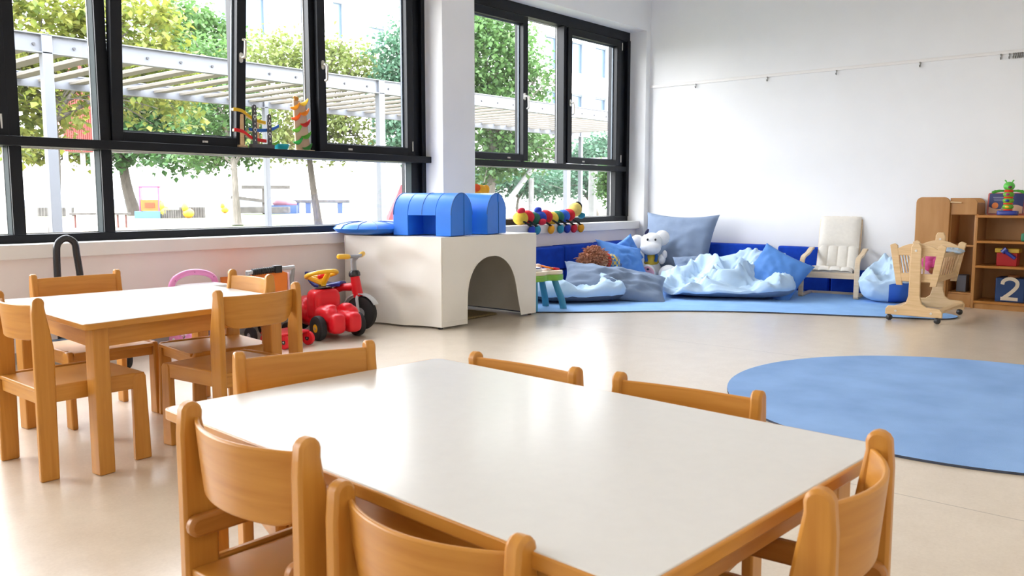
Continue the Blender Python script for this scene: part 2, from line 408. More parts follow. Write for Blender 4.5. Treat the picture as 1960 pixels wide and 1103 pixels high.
# picture rail with hooks
R = thing('picture_rail', 'thin white hanging rail with small metal hooks across the blank wall', 'rail', (X1, 0, 2.422))
obj('rail_profile', M().box(-.018, 0, -2.9, 5.68, -.016, .016).box(-.024, -.018, -2.9, 5.68, .008, .016), SILLM, R, bevel=.002)
def hook(y):
    m = M(); m.tube(smoothpts([(-.012, y, -.014), (-.012, y, -.05), (-.02, y, -.062), (-.032, y, -.055), (-.034, y, -.043)], 4), .0045, 8)
    m.box(-.02, -.004, y-.006, y+.006, -.026, -.012)
    return m
for y in (5.046, 4.145, 3.369, 2.532, 1.812, 1.741, 1.708, 1.69, 1.672, 1.655, 1.636, 1.615):
    obj('hook', hook(y), mat('dull_hook_metal', (.22, .21, .20), rough=.35, metal=.8), R)
# ------------------------------------------------------------------ tables and chairs
def table(name, label, quad, top=.59, apron=.075):
    """square topped nursery table; quad = plan corners counter-clockwise"""
    c = sum((Vector(q) for q in quad), Vector((0,0)))/4
    t = thing(name, label, 'table', (c.x, c.y, 0), group='nursery tables')
    q = [Vector(p)-c for p in quad]
    def inset(d): return [p - p.normalized()*d*1.414 for p in q]
    def rounded(P, r):
        out = []
        for i in range(4):
            p, a, b = P[i], P[i-1], P[(i+1) % 4]
            u, v = (a-p).normalized()*r, (b-p).normalized()*r
            for k in range(6):
                s = k/5; out.append(tuple((p+u)*(1-s)**2 + p*2*s*(1-s) + (p+v)*s*s))
        return out
    obj('tabletop', M().prism(rounded(inset(.006), .028), XYZ, top-.022, top), LAM, t, bevel=.002)
    eb = M(); o, i_ = rounded(q, .03), rounded(inset(.0065), .028); n = len(o)
    vs = [(*p, top-.024) for p in o] + [(*p, top-.001) for p in o] + [(*p, top-.001) for p in i_] + [(*p, top-.024) for p in i_]
    fs = []
    for k in range(4):
        a, b = k*n, ((k+1) % 4)*n
        fs += [(a+j, a+(j+1) % n, b+(j+1) % n, b+j) for j in range(n)]
    eb.add(vs, fs); obj('edge_band', eb, BEECH, t, bevel=.004)
    L = inset(.075)
    for p in L:
        ang = math.atan2((q[1]-q[0]).y, (q[1]-q[0]).x)
        obj('leg', M().obox((p.x, p.y, (top-.026)/2), (.062, .062, top-.026), (0,0,ang)), BEECHV, t, bevel=.005)
        obj('foot_glide', M().obox((p.x, p.y, .003), (.05, .05, .006), (0,0,ang)), BLACK, t)
    A = inset(.06)
    for k in range(4):
        a, b = A[k], A[(k+1) % 4]; d = b-a; mid = (a+b)/2
        obj('apron', M().obox((mid.x, mid.y, top-.025-apron/2), (d.length-.075, .022, apron), (0,0,math.atan2(d.y, d.x))), BEECH, t, bevel=.002)
    return t
table('nursery_table', 'white-topped table in front of the window with four chairs around it', [(1.29,3.15), (2.27,3.26), (2.335,4.16), (1.365,4.22)])
table('nursery_table', 'large white-topped table nearest the camera with six chairs around it', [(.811,.502), (1.62,.46), (1.686,1.728), (.877,1.77)])

def chair_parts(c, wd, d, seat, top, arms=False, curve=.05, bh=.135, dip=.030):
    hw = wd/2; th = .027; yb = -d/2; yf = d/2
    zk = seat + (top-seat)*.42
    post = [(yb, 0), (yb+.066, 0), (yb+.072, zk)] + [(yb+.046, top-.035)] + arc(yb+.026, top-.021, .021, 5, 160, 6) + [(yb+.002, top-.06)]
    hf = seat+.105 if arms else seat+.004
    front = [(yf-.066, 0), (yf, 0), (yf-.010, hf-.014), (yf-.018, hf), (yf-.052, hf), (yf-.064, hf-.01)]
    for s in (-1, 1):
        a, b = s*hw, s*(hw-th)
        obj('leg', M().prism(post, YZX, a, b), BEECHV, c, bevel=.006)
        obj('leg', M().prism(front, YZX, a, b), BEECHV, c, bevel=.006)
        obj('side_rail', M().box(min(s*(hw-.004), s*(hw-.023)), max(s*(hw-.004), s*(hw-.023)), yb+.05, yf-.05, seat-.058, seat+.006), BEECH, c, bevel=.005)
        if arms:
            zz = seat+.085
            bar = arc(yb+.02, zz, .021, 90, 270, 8) + arc(yf-.03, zz, .021, 270, 450, 8)
            obj('armrest', M().prism(bar, YZX, s*(hw-th), s*(hw-th-.024)), BEECHD, c, bevel=.007)
    sp = rrect(-hw+th+.001, hw-th-.001, yb+.012, yf-.006, .016)
    def dish(x, y): return -.006*max(0, 1-(x/(hw-.04))**2)*max(0, 1-((y-.02)/(d*.42))**2)
    m = M(); nu = nv = 14; x0, x1, y0, y1 = -hw+th, hw-th, yb+.01, yf-.004
    m.grid(lambda u, v: (x0+(x1-x0)*u, y0+(y1-y0)*v, seat+dish(x0+(x1-x0)*u, y0+(y1-y0)*v)), nu, nv)
    b = len(m.v); m.add([(x, y, seat-.016) for x, y in ((x0,y0),(x1,y0),(x1,y1),(x0,y1))], [(0,3,2,1)])
    r0 = list(range(nu+1)); r1 = [nv*(nu+1)+i for i in range(nu+1)]; l0 = [j*(nu+1) for j in range(nv+1)]; l1 = [j*(nu+1)+nu for j in range(nv+1)]
    m.f += [tuple([b, b+1] + r0[::-1]), tuple([b+2, b+3] + r1), tuple([b+3, b] + l0), tuple([b+1, b+2] + l1[::-1])]; m.mi += [0]*4
    obj('seat', m, BEECH, c, bevel=.003)
    obj('front_rail', M().box(-hw+th, hw-th, yf-.045, yf-.024, seat-.06, seat-.014), BEECH, c, bevel=.003)
    obj('rear_rail', M().box(-hw+th, hw-th, yb+.016, yb+.037, seat-.062, seat-.012), BEECH, c, bevel=.003)
    # curved plywood backrest
    zt, zb = top-dip, top-dip-bh; hb = hw-th+.004; m = M(); nu, nv = 22, 12; tk = .010
    def bp(u, v, off):
        x = hb*(2*u-1); e = abs(2*u-1)
        lift = .045*max(0, (e-.62)/.38)**2 * (1 if v < .5 else 0)*(1-2*v if v < .5 else 0)
        z = zb + (zt-zb)*v + lift
        y = yb + .030 - curve*(1-e*e) + .012*(1-v) + off
        return (x, y, z)
    m.grid(lambda u, v: bp(u, v, 0), nu, nv); k = M(); k.grid(lambda u, v: bp(u, v, tk), nu, nv)
    m.add(k.v, [q[::-1] for q in k.f]); n = (nu+1)*(nv+1)
    ring = [i for i in range(nu+1)] + [j*(nu+1)+nu for j in range(1, nv+1)] + [nv*(nu+1)+i for i in range(nu-1, -1, -1)] + [j*(nu+1) for j in range(nv-1, 0, -1)]
    m.f += [(ring[i], ring[(i+1) % len(ring)], n+ring[(i+1) % len(ring)], n+ring[i]) for i in range(len(ring))]; m.mi += [0]*len(ring)
    obj('backrest', m, BEECH, c, bevel=.004)

G1, G2 = 'nursery chairs at the table under the window', 'nursery chairs at the nearest table'
def chair(label, grp, x, y, deg, kind):
    c = thing('nursery_chair', label, 'chair', (x, y, 0), math.radians(deg), grp)
    chair_parts(c, *kind); return c
TALL = (.422, .42, .35, .687); LOW = (.378, .37, .31, .612)
t1 = chair('beech chair at the left side of the window table, its whole side in view', G1, 1.37, 3.488, -90, TALL)
chair('beech chair behind the window table with its broad back towards the parapet wall', G1, 1.745, 4.14, 180, (*TALL, False, .015, .15, .022))
dup(t1, (2.12, 3.693, 0), math.radians(84), 'beech chair at the right end of the window table beside the toy cart', G1)
dup(t1, (1.93, 3.235, 0), math.radians(6), 'beech chair before the window table, curved back towards the red ride-on car', G1)
chair('beech armchair at the left edge of the nearest table, the bigger of the two there', G2, .957, 1.287, -90, (.393, .40, .35, .67, True))
chair('low beech chair at the left edge of the nearest table, cut by the bottom edge', G2, .962, .865, -87, LOW)
chair('low beech chair across the nearest table, the one nearer to the playhouse', G2, 1.577, 1.444, 91, (.374, .37, .31, .614, False, .012, .14, .014))
chair('low beech chair across the nearest table, the one overlapping the round blue rug', G2, 1.610, .956, 95, (.380, .37, .31, .616, False, .012, .14, .018))
chair('beech chair at the far left end of the nearest table, broad plain back', G2, 1.240, 1.652, 161, (.37, .40, .35, .667, False, .010, .15, .018))
chair('beech armchair at the near right end of the nearest table', G2, 1.248, .572, 5, (.37, .38, .345, .667, True))

# ------------------------------------------------------------------ rugs
rg = [(5.90,5.78), (5.88,4.86), (6.15,4.55), (6.515,4.191), (6.859,3.845), (7.14,3.462), (7.351,3.055), (7.522,2.647), (7.69,2.253), (7.80,1.97), (7.93,1.82), (8.12,1.80), (8.27,1.95), (8.38,2.3), (8.8,2.42), (9.28,2.44), (9.28,5.78)]
pts = [Vector((*p, 0)) for p in rg]
core = [tuple(p[:2]) for p in smoothpts(pts[1:15], 6)]
poly = [rg[0]] + core + rg[15:]
m = M(); n = len(poly)
m.add([(x, y, .002) for x, y in poly] + [(x, y, .012) for x, y in poly], [tuple(range(n, 2*n))]); m.add([], [])
m.f += [(i, (i+1) % n, n+(i+1) % n, n+i) for i in range(n)]; m.mi += [1]*n
tag(obj('corner_rug', m, [RUGB, RUGE], smooth=20), 'light blue wavy-edged carpet filling the cushion corner', 'rug')
m = M(); cx, cy, rr, n = 4.776, .96, 1.232, 96
ci = [(cx+rr*math.cos(2*PI*i/n), cy+rr*math.sin(2*PI*i/n)) for i in range(n)]
m.add([(x, y, .001) for x, y in ci] + [(x, y, .011) for x, y in ci], [tuple(range(n, 2*n))])
m.f += [(i, (i+1) % n, n+(i+1) % n, n+i) for i in range(n)]; m.mi += [1]*n
tag(obj('round_rug', m, [RUGB2, RUGE], smooth=20), 'round blue carpet on the open floor beyond the nearest table', 'rug')

# ------------------------------------------------------------------ foam wall cushions
G = 'blue foam cushions along the walls'
def foam(label, x0, x1, y0, y1, z1, seam=None):
    m = M(); parts = [(.012, seam-.004), (seam+.004, z1)] if seam else [(.012, z1)]
    for a, b in parts: m.box(x0, x1, y0, y1, a, b)
    return tag(obj('wall_cushion', m, NAVY, bevel=.022, seg=3), label, 'cushion', G)
foam('royal blue foam cushion under the corner window, next to the playhouse', 6.70, 7.405, 5.58, 5.79, .515, .262)
foam('royal blue foam cushion under the corner window, behind the doll', 7.42, 8.20, 5.58, 5.79, .520, .262)
foam('royal blue foam cushion under the window nearest the room corner, behind the white plush', 8.22, 9.00, 5.60, 5.79, .525, .262)
foam('royal blue foam cushion between the big grey pillow and the gap along the blank wall', 9.10, 9.285, 4.03, 4.85, .512)
foam('royal blue foam cushion behind the small canvas armchair', 9.205, 9.285, 3.33, 3.925, .505)
foam('low royal blue foam cushion between the small armchair and the bean bag', 9.19, 9.285, 2.80, 3.31, .275)

# ------------------------------------------------------------------ pillows
def P(name, label, cat, mb, m, loc, rot, group=None, sub=0):
    o = obj(name, mb, m, loc=loc, rot=rot, smooth=60, weld=True)
    return tag(o, label, cat, group)
P('pillow', 'huge grey-blue pillow leaning upright in the room corner', 'pillow', pillow(.95, .86, .28, .12, .03, 1), GREYC, (8.93, 5.06, .45), frame_rot((.06,-1,-.02), (.30,.05,.95)))
P('pillow', 'slate grey pillow lying over the pale blue floor bag', 'pillow', pillow(1.08, .56, .20, .08, .04, 5), GREYC, (7.22, 4.80, .175), frame_rot((.60,-.80,-.16), (.75,.48,.42)))
P('pillow', 'plain mid blue pillow propped against the small canvas armchair', 'pillow', pillow(.60, .52, .20, .07, .02, 9), MBLUE, (8.40, 3.59, .25), frame_rot((-.1,-.75,-.30), (.45,-.25,.80)))
P('pillow', 'mid blue pillow with pulled-out corners beside the white plush', 'pillow', pillow(.62, .52, .22, .20, .02, 12), MBLUE, (8.06, 5.25, .33), frame_rot((.70,-.35,-.16), (.35,.45,.60)))
P('pillow', 'small blue triangular cushion peeking over the pulled-out pillow', 'pillow', pillow(.34, .34, .14, .10, .015, 15), MBLUE, (8.33, 5.38, .40), frame_rot((.75,-.45,.50), (-.35,.35,.75)))

def bag(rx, ry, h, seed, two=.30, lumps=.045, flat=.0, flaty=0, sq1=.72, nu=72, nv=36):
    """slumped sack: closed surface, wrinkled; lower band uses the second material"""
    m = M()
    def f(u, v):
        t = 2*PI*u; a = -PI/2 + PI*v
        ca, sa = math.cos(a), math.sin(a)
        sq = lambda q, p: math.copysign(abs(q)**p, q)
        x = rx*sq(ca, .6)*sq(math.cos(t), sq1); y = ry*sq(ca, .6)*sq(math.sin(t), sq1)
        z = h/2 + h/2*sq(sa, .8)
        k = max(0, sa+.55)
        w_ = lumps*(crease(x*2.6+seed, y*2.6, z*2+seed) + .6*crease(x*6+y*2+seed, y*5, z*5) + .3*crease(x*13, y*13+seed, z*9) - .75)
        z += w_*k; x += .5*w_*math.cos(t)*(1-abs(sa)); y += .5*w_*math.sin(t)*(1-abs(sa))
        z -= flat*k*(x/rx) - flaty*k*(y/ry)
        return (x, y, max(0, z))
    m.grid(f, nu, nv, mi=lambda u, v: 1 if v < two else 0, closeu=True)
    return m
P('floor_bag', 'pale blue floor bag with dark underside, half under the slate grey pillow', 'bean bag', bag(.50, .36, .20, 3, .42, .05), [LBLUE, GREYD], (6.90, 5.05, .012), (0,0,math.radians(-38)), sub=0)
P('floor_bag', 'large pale blue crumpled floor bag with grey rim in the middle of the carpet', 'bean bag', bag(.70, .56, .26, 8, .43, .085, -.075, .085, .5, 130, 64), [LBLUE, GREYC], (8.33, 4.10, .012), (0,0,math.radians(-62)), sub=0)
P('pillow', 'grey pillow corner sticking out behind the crumpled floor bag', 'pillow', pillow(.44, .34, .14, .10, .02, 21), GREYC, (8.55, 4.62, .25), frame_rot((.55,-.8,.08), (.45,.3,.80)))
BAGM = bag(.25, .26, .35, 14, -1, .085, 0, 0, .72, 90, 48)
for j in range(48):
    for i in range(90):
        if .50 < (i+.5)/90 < .70 and j < 26: BAGM.mi[j*90+i] = 1
P('bean_bag', 'pale blue bean bag with a royal blue patch slumped behind the doll cot', 'bean bag', BAGM, [LBLUE, mat('strong_blue_cotton', (.03, .13, .56), rough=.8, var=.05)], (8.84, 2.60, .012), (0,0,.3))

# ------------------------------------------------------------------ small canvas armchair
c = thing('child_armchair', "child's bentwood armchair with natural canvas cushion by the blank wall", 'armchair', (9.03, 3.21, .012), math.radians(98)); c.scale = (1, .8, 1)
for s in (-1, 1):
    side = smoothpts([(0, .36, .012), (0, .345, .10), (0, .335, .30), (0, .315, .375), (0, .25, .405), (0, .05, .43), (0, -.12, .47), (0, -.20, .475)], 6)
    m = M()
    for k in range(len(side)-1):
        pass
    pr = [(p.y, p.z) for p in side]; nn = len(pr)
    up = []
    for i in range(nn):
        a, b = pr[max(i-1, 0)], pr[min(i+1, nn-1)]; d = Vector((b[0]-a[0], b[1]-a[1])).normalized(); up.append((pr[i][0]+d.y*.024, pr[i][1]-d.x*.024))
    m.prism(pr + up[::-1], YZX, s*.25, s*.30)
    base = [(-.20, 0), (.36, 0), (.36, .024), (-.20, .024)]; m.prism(base, YZX, s*.25, s*.30)
    obj('leg_frame', m, BIRCH, c, bevel=.005)
    back = smoothpts([(0, .26, .30), (0, .0, .235), (0, -.10, .235), (0, -.19, .40), (0, -.30, .80)], 6)
    m = M(); m.tube(back, .014, 8); 
    for i in range(len(m.v)): m.v[i] = (m.v[i][0]+s*.205, m.v[i][1], m.v[i][2])
    obj('seat_frame', m, BIRCH, c)
obj('cross_bar', M().box(-.25, .25, .305, .335, .20, .262), BIRCH, c, bevel=.006)
obj('cross_bar', M().box(-.25, .25, -.19, -.14, .0, .024), BIRCH, c, bevel=.004)
obj('cross_bar', M().box(-.21, .21, -.275, -.255, .50, .54), BIRCH, c, bevel=.004)
prof = smoothpts([(0, .325, .262), (0, .27, .292), (0, .10, .262), (0, -.055, .255), (0, -.125, .32), (0, -.185, .47), (0, -.245, .64), (0, -.305, .825)], 7)
def cush(off, hw, sc=1):
    def f(u, v):
        i = v*(len(prof)-1); k = min(int(i), len(prof)-2); p = prof[k].lerp(prof[k+1], i-k); d = (prof[k+1]-prof[k]).normalized()
        nrm = Vector((0, -d.z, d.y)); nrm = -nrm if nrm.z < 0 else nrm
        e = 1-abs(2*u-1)**8; q = .012*abs(math.sin(PI*4*u))**.5
        p = p + nrm*(off*(e*.8+.2) + (q if off > 0 else 0))
        x = (2*u-1)*hw*(1-.13*v)
        return (x, p.y, p.z)
    return f
m = M(); m.grid(cush(.024, .225), 40, 30); k = M(); k.grid(cush(-.004, .225), 40, 30); m.add(k.v, [q[::-1] for q in k.f])
cu = obj('cushion', m, OFFW, c, weld=True, smooth=60)
hp = M()
def head(off):
    def f(u, v):
        t = .735 + .27*v; i = min(t, 1)*(len(prof)-1); k = min(int(i), len(prof)-2); p = prof[k].lerp(prof[k+1], i-k); d = (prof[k+1]-prof[k]).normalized()
        nrm = Vector((0, -d.z, d.y)); nrm = -nrm if nrm.z < 0 else nrm
        e = (1-abs(2*u-1)**6)*(1-abs(2*v-1)**6)
        p = p + nrm*(.02 + off*e) + d*(max(0, t-1)*.3)
        return ((2*u-1)*.207, p.y, p.z)
    return f
hp.grid(head(.034), 24, 14); k = M(); k.grid(head(-.01), 24, 14); hp.add(k.v, [q[::-1] for q in k.f])
obj('head_pillow', hp, OFFW, cu, weld=True, smooth=60)
# ------------------------------------------------------------------ fabric playhouse
def rot2(p, a): return (p[0]*math.cos(a)-p[1]*math.sin(a), p[0]*math.sin(a)+p[1]*math.cos(a))
H = thing('playhouse', 'cream fabric play den with an arched doorway beside the parapet', 'playhouse', (4.67, 4.74, 0))
TH, HB = .735, .018
def wrinkle(u, v, amp=.012, sd=0):
    e = min(1, 4*min(u, 1-u, 1-v)+.1)
    return amp*e*(crease(u*2+v*1.3+sd, v*1.7-u*.6, sd)*.8 + .5*N3(u*5+sd, v*4, sd) - .35)
def fabric(name, A, B, sd, amp=.014):
    A, B = Vector((*A, 0)), Vector((*B, 0)); d = (B-A); nrm = Vector((d.y, -d.x, 0)).normalized()
    m = M(); sag = lambda u: .012*math.sin(PI*u)
    f = lambda off: (lambda u, v: A + d*u + Vector((0,0,HB + (TH-HB)*v)) + nrm*(wrinkle(u, v, amp, sd) - sag(u)*(1-abs(2*v-1)) + off))
    m.grid(f(0), 36, 26); k = M(); k.grid(f(-.005), 36, 26); m.add(k.v, [q[::-1] for q in k.f])
    nu, nv = 36, 26; n = (nu+1)*(nv+1)
    ring = list(range(nu+1)) + [j*(nu+1)+nu for j in range(1, nv+1)] + [nv*(nu+1)+i for i in range(nu-1, -1, -1)] + [j*(nu+1) for j in range(nv-1, 0, -1)]
    m.f += [(ring[i], ring[(i+1) % len(ring)], n+ring[(i+1) % len(ring)], n+ring[i]) for i in range(len(ring))]; m.mi += [0]*len(ring)
    return obj(name, m, CREAM, H, smooth=60)
BL = (-.203, .942); FL = (0, 0); FR = (1.19, .01); BR = (1.17, .942)
fabric('side_panel', BL, FL, 2.3, .040); fabric('side_panel', FR, BR, 5.1); fabric('rear_panel', BR, BL, 7.7)
# front panel with arch
apts = [(.292, HB), (.293, .15), (.30, .28), (.325, .38), (.375, .465), (.44, .52), (.52, .553), (.60, .562), (.68, .556), (.765, .52), (.835, .46), (.885, .38), (.915, .29), (.945, .16), (.985, HB)]
ap = [tuple(p[:2]) for p in smoothpts([(*p, 0) for p in apts], 4)]
poly = [(0, HB), (0, TH), (1.19, TH), (1.19, HB)] + ap[::-1]
m = M(); m.prism(poly, XZY, -.003, .003)
fp = obj('front_panel', m, CREAM, H)
hm = M(); hm.tube([(x, -.004, z) for x, z in ap], .004, 6); obj('arch_hem', hm, CREAM, fp)
hm = M(); hm.tube([(0, -.004, .06), (.292, -.004, .06)], .0025, 6); hm.tube([(.012, -.004, HB), (.012, -.004, TH)], .0025, 6); obj('seam', hm, CREAM, fp)
top = M(); top.grid(lambda u, v: ((BL[0]*(1-u)+BR[0]*u)*v + 1.19*u*(1-v), .942*v, TH + .004*N3(u*4, v*4)), 16, 14)
k = M(); k.grid(lambda u, v: ((BL[0]*(1-u)+BR[0]*u)*v + 1.19*u*(1-v), .942*v, TH-.02), 16, 14); top.add(k.v, [q[::-1] for q in k.f])
obj('top_panel', top, CREAM, H)
for x, y in ((.03, .04), (1.15, .04), (-.15, .90), (1.13, .90), (.55, .90)):
    obj('leg', M().cyl((x, y, 0), (x, y, TH-.02), .019, 12), BLACK, H)
tag(obj('straw_mat', M().box(0, .62, 0, .55, .002, .022), mat('straw_mat_fibre', (.20, .145, .06), rough=.9, var=.25, scale=60, bump=.3, bscale=200), loc=(4.99, 4.95, 0), rotz=.05, bevel=.008), 'brown straw mat lying inside the play den', 'mat')

# foam arch blocks on top
def block_prof(h0):
    r = .1775
    return [(-r, h0), (r, h0)] + arc(0, .345-r, r, 0, 180, 20)
def foam_block(label, loc, rz, cut):
    b = thing('foam_block', label, 'foam block', loc, rz, 'blue foam arch blocks on the play den')
    fn = lambda u, v, w: (u, w, v)
    if cut:
        for a, c_, h0 in ((0, .145, 0), (.145, .405, .165), (.405, .55, 0)):
            obj('foam_body', M().prism(block_prof(h0) if not h0 else [(-.1775, .165), (.1775, .165)] + arc(0, .1675, .1775, 0, 180, 20), fn, a, c_), BLUEV, b, bevel=.006)
        obj('recess_panel', M().box(.06, .17, .13, .42, 0, .17), BLUEV, b)
    else:
        obj('foam_body', M().prism(block_prof(0), fn, 0, .55), BLUEV, b, bevel=.006)
    s = M()
    for y in (.004, .546):
        s.tube([(x, y, z) for x, z in block_prof(0)[2:]], .005, 6)
    s.tube([(.03, -.002, .003), (.03, -.002, .34)], .003, 6)
    if cut: s.tube([(x, .275, z+.001) for x, z in arc(0, .1675, .1775, 0, 180, 20)], .003, 6)
    obj('piping', s, mat('blue_vinyl_dark', (.03, .13, .42), rough=.4), b)
    if not cut: obj('fabric_tab', M().box(.015, .045, -.006, 0, .27, .335), BLUEV, b)
    return b
foam_block('blue foam arch block with a rectangular cut-out, on the play den, on the tricycle side', (4.955, 4.78, TH+.006), math.radians(15), True)
foam_block('solid blue foam arch block on the play den, closer to the corner window', (5.405, 4.80, TH+.006), math.radians(15), False)
dc = thing('disc_cushion', 'flat round blue vinyl cushion lying on the play den against the window', 'cushion', (4.66, 5.57, TH+.006))
obj('cushion_body', M().lathe([(0, 0), (.20, .002), (.285, .022), (.315, .05), (.285, .08), (.20, .10), (0, .11)], n=48), BLUEV, dc, smooth=60)
pm = M()
for k in range(12):
    a = 2*PI*k/12; pm.tube([(r*math.cos(a), r*math.sin(a), z) for r, z in ((.1, .108), (.2, .102), (.285, .082), (.316, .052))], .003, 6)
obj('seam', pm, mat('blue_vinyl_dark', (.03, .13, .42)), dc)

# ------------------------------------------------------------------ vehicles
def wheel(par, c, r, w, hub, axis=(1,0,0), tyre=RUBBER, name='wheel'):
    q = Vector(axis).normalized(); c = Vector(c)
    prof = [(r*.62, -w*.5), (r*.86, -w*.5), (r*.96, -w*.42), (r, -w*.2), (r, w*.2), (r*.96, w*.42), (r*.86, w*.5), (r*.62, w*.5)]
    o = obj(name, M().lathe(prof, c, 32, q).lathe([(0, -w*.42), (r*.64, -w*.42), (r*.64, w*.42), (0, w*.42)], c, 24, q), tyre, par)
    obj('hub', M().lathe([(0, -w*.54), (r*.34, -w*.5), (r*.36, -w*.40), (r*.36, w*.40), (r*.34, w*.5), (0, w*.54)], c, 20, q), hub, o)
    obj('axle_cap', M().lathe([(0, -w*.64), (r*.12, -w*.58), (r*.12, w*.58), (0, w*.64)], c, 12, q), STEEL, o)
    return o
rc = thing('ride_on_car', 'red plastic ride-on car with a yellow steering wheel', 'toy car', (3.915, 5.22, 0), math.radians(174))
b = M()
b.ell((0, -.05, .135), (.105, .30, .075), p=.6); b.ell((0, -.035, .235), (.118, .085, .125), p=.45); b.ell((0, -.24, .20), (.115, .115, .09), p=.7)
for s in (-1, 1):
    b.ell((s*.088, .150, .178), (.064, .120, .070), p=.8); b.ell((s*.068, .245, .125), (.060, .070, .075), p=.55)
    b.ell((s*.070, .175, .228), (.042, .055, .034), p=.7); b.ell((s*.09, -.24, .17), (.065, .12, .075), p=.8)
b.ell((0, .16, .15), (.09, .10, .05), p=.6)
obj('body', b, RED, rc, remesh=.0075)
hl = M()
for s in (-1, 1): hl.lathe([(0, 0), (.022, .004), (.026, -.006)], (s*.072, .318, .15), 14, (0,1,0))
for s in (-1, 1):
    for y in (.165, -.20): wheel(rc, (s*.168, y, .092), .092, .052, YEL)
obj('column', M().lathe([(.075, 0), (.06, .012), (.03, .022), (.022, .05)], (0, -.045, .352), 20, (0,-.28,1)), BLACK, rc)
sw = thing('steering_wheel', None, None, (0, -.055, .465), rot=(math.radians(16), 0, 0)); sw.parent = rc
t = M(); t.tube([(.115*math.cos(a), .115*math.sin(a), 0) for a in [2*PI*i/40 for i in range(40)]], .0165, 10, closed=True)
obj('rim', t, YEL, sw)
t = M()
for k in range(3):
    a = PI/2 + 2*PI*k/3; t.tube([(.11*math.cos(a), .11*math.sin(a), 0), (.04*math.cos(a), .04*math.sin(a), -.045), (0, 0, -.075)], [.016, .02, .02], 8)
t.cyl((0,0,-.03), (0,0,-.11), .02, 14)
obj('spokes', t, YEL, sw); obj('horn_button', M().ell((0, 0, -.015), (.034, .034, .024)), RED, sw)

tk = thing('tricycle', 'small tricycle with blue seat and yellow handlebar grips, behind the red ride-on car', 'tricycle', (4.27, 5.24, 0), math.radians(200.5))
wheel(tk, (0, 0, .135), .135, .055, GREY)
for s in (-1, 1): wheel(tk, (s*.17, -.46, .095), .095, .05, GREY, name='wheel')
obj('head_tube', M().tube([(0, -.02, .265), (0, -.035, .32), (0, -.052, .43)], [.040, .042, .036], 18).tube([(0, -.045, .345), (0, -.16, .335), (0, -.26, .30), (0, -.46, .10)], [.036, .030, .024, .022], 14), RED, tk)
obj('collar', M().lathe([(.040, 0), (.046, .006), (.046, .028), (.036, .045), (.022, .05)], (0, -.052, .425), 18, (0,-.12,1)), BLACKG, tk)
obj('stem', M().tube(smoothpts([(0, -.055, .45), (0, -.062, .52), (0, -.06, .56), (0, -.03, .585)], 5), [.022]*15+[.018], 12), GREY, tk)
hb = obj('handlebar', M().tube(smoothpts([(-.17, -.075, .592), (-.08, -.045, .588), (0, -.03, .585), (.08, -.045, .588), (.17, -.075, .592)], 5), .0145, 12), GREY, tk)
for s in (-1, 1):
    g = M(); g.tube([(s*.085, -.046, .588), (s*.10, -.052, .589), (s*.185, -.082, .594), (s*.195, -.086, .594)], [.015, .0205, .0205, .012], 14)
    obj('grip', g, YEL, tk)
fk = M()
for s in (-1, 1): fk.tube([(s*.02, -.02, .29), (s*.043, -.012, .25), (s*.043, 0, .135)], .012, 10)
obj('fork', fk, LGREY, tk)
fd = M(); nn = 18
for s0, s1 in ((-.036, .036),):
    o_ = [(.158*math.cos(math.radians(a)), .135+.158*math.sin(math.radians(a))) for a in np.linspace(28, 150, nn)]
    i_ = [(.150*math.cos(math.radians(a)), .135+.150*math.sin(math.radians(a))) for a in np.linspace(150, 28, nn)]
    fd.prism(o_ + i_, YZX, s0, s1)
obj('mudguard', fd, LGREY, tk, bevel=.003)
st = M(); 
def seatf(off):
    def f(u, v):
        x = 2*u-1; y = v
        wdt = .115*(1-.55*max(0, (y-.45)/.55)**1.2); z = .385 + .07*max(0, (.35-y)/.35)**1.5 - .02*math.sin(PI*min(1, y*1.1)) + .022*abs(x)**2.5*(1-y) - .02*abs(x)**4 + off
        return (x*wdt*(1-.25*(1-y)**6), -.46+.30*y, z)
    return f
st.grid(seatf(0), 20, 20); k = M(); k.grid(seatf(-.022), 20, 20); st.add(k.v, [q[::-1] for q in k.f])
nu = nv = 20; n = 21*21; ring = list(range(21)) + [j*21+20 for j in range(1, 21)] + [20*21+i for i in range(19, -1, -1)] + [j*21 for j in range(19, 0, -1)]
st.f += [(ring[i], ring[(i+1) % len(ring)], n+ring[(i+1) % len(ring)], n+ring[i]) for i in range(len(ring))]; st.mi += [0]*len(ring)
obj('seat', st, BLUEP, tk, bevel=.004); obj('seat_post', M().tube([(0, -.36, .37), (0, -.30, .31)], .035, 12), GREY, tk)
pd = M(); pd.cyl((-.12, 0, .135), (.12, 0, .135), .008, 8)
for s in (-1, 1): pd.box(s*.10-.03, s*.10+.03, -.03, .03, .125, .145)
obj('pedals', pd, GREY, tk, bevel=.004)

rb = thing('roller_board', 'red-wheeled toy roller board half hidden behind the curved chair', 'toy', (3.465, 5.06, 0), math.radians(8))
obj('deck', M().box(-.16, .10, -.11, .11, .095, .112), RED, rb, bevel=.008)
for sx in (-.12, .10):
    for sy in (-.09, .09):
        w_ = wheel(rb, (sx, sy, .05), .05, .03, BLACK, (.55, .83, 0) if False else (1, .15, 0), RED)
        obj('fork', M().box(sx-.02, sx+.02, sy-.012, sy+.03, .06, .096), RED, rb, bevel=.004)

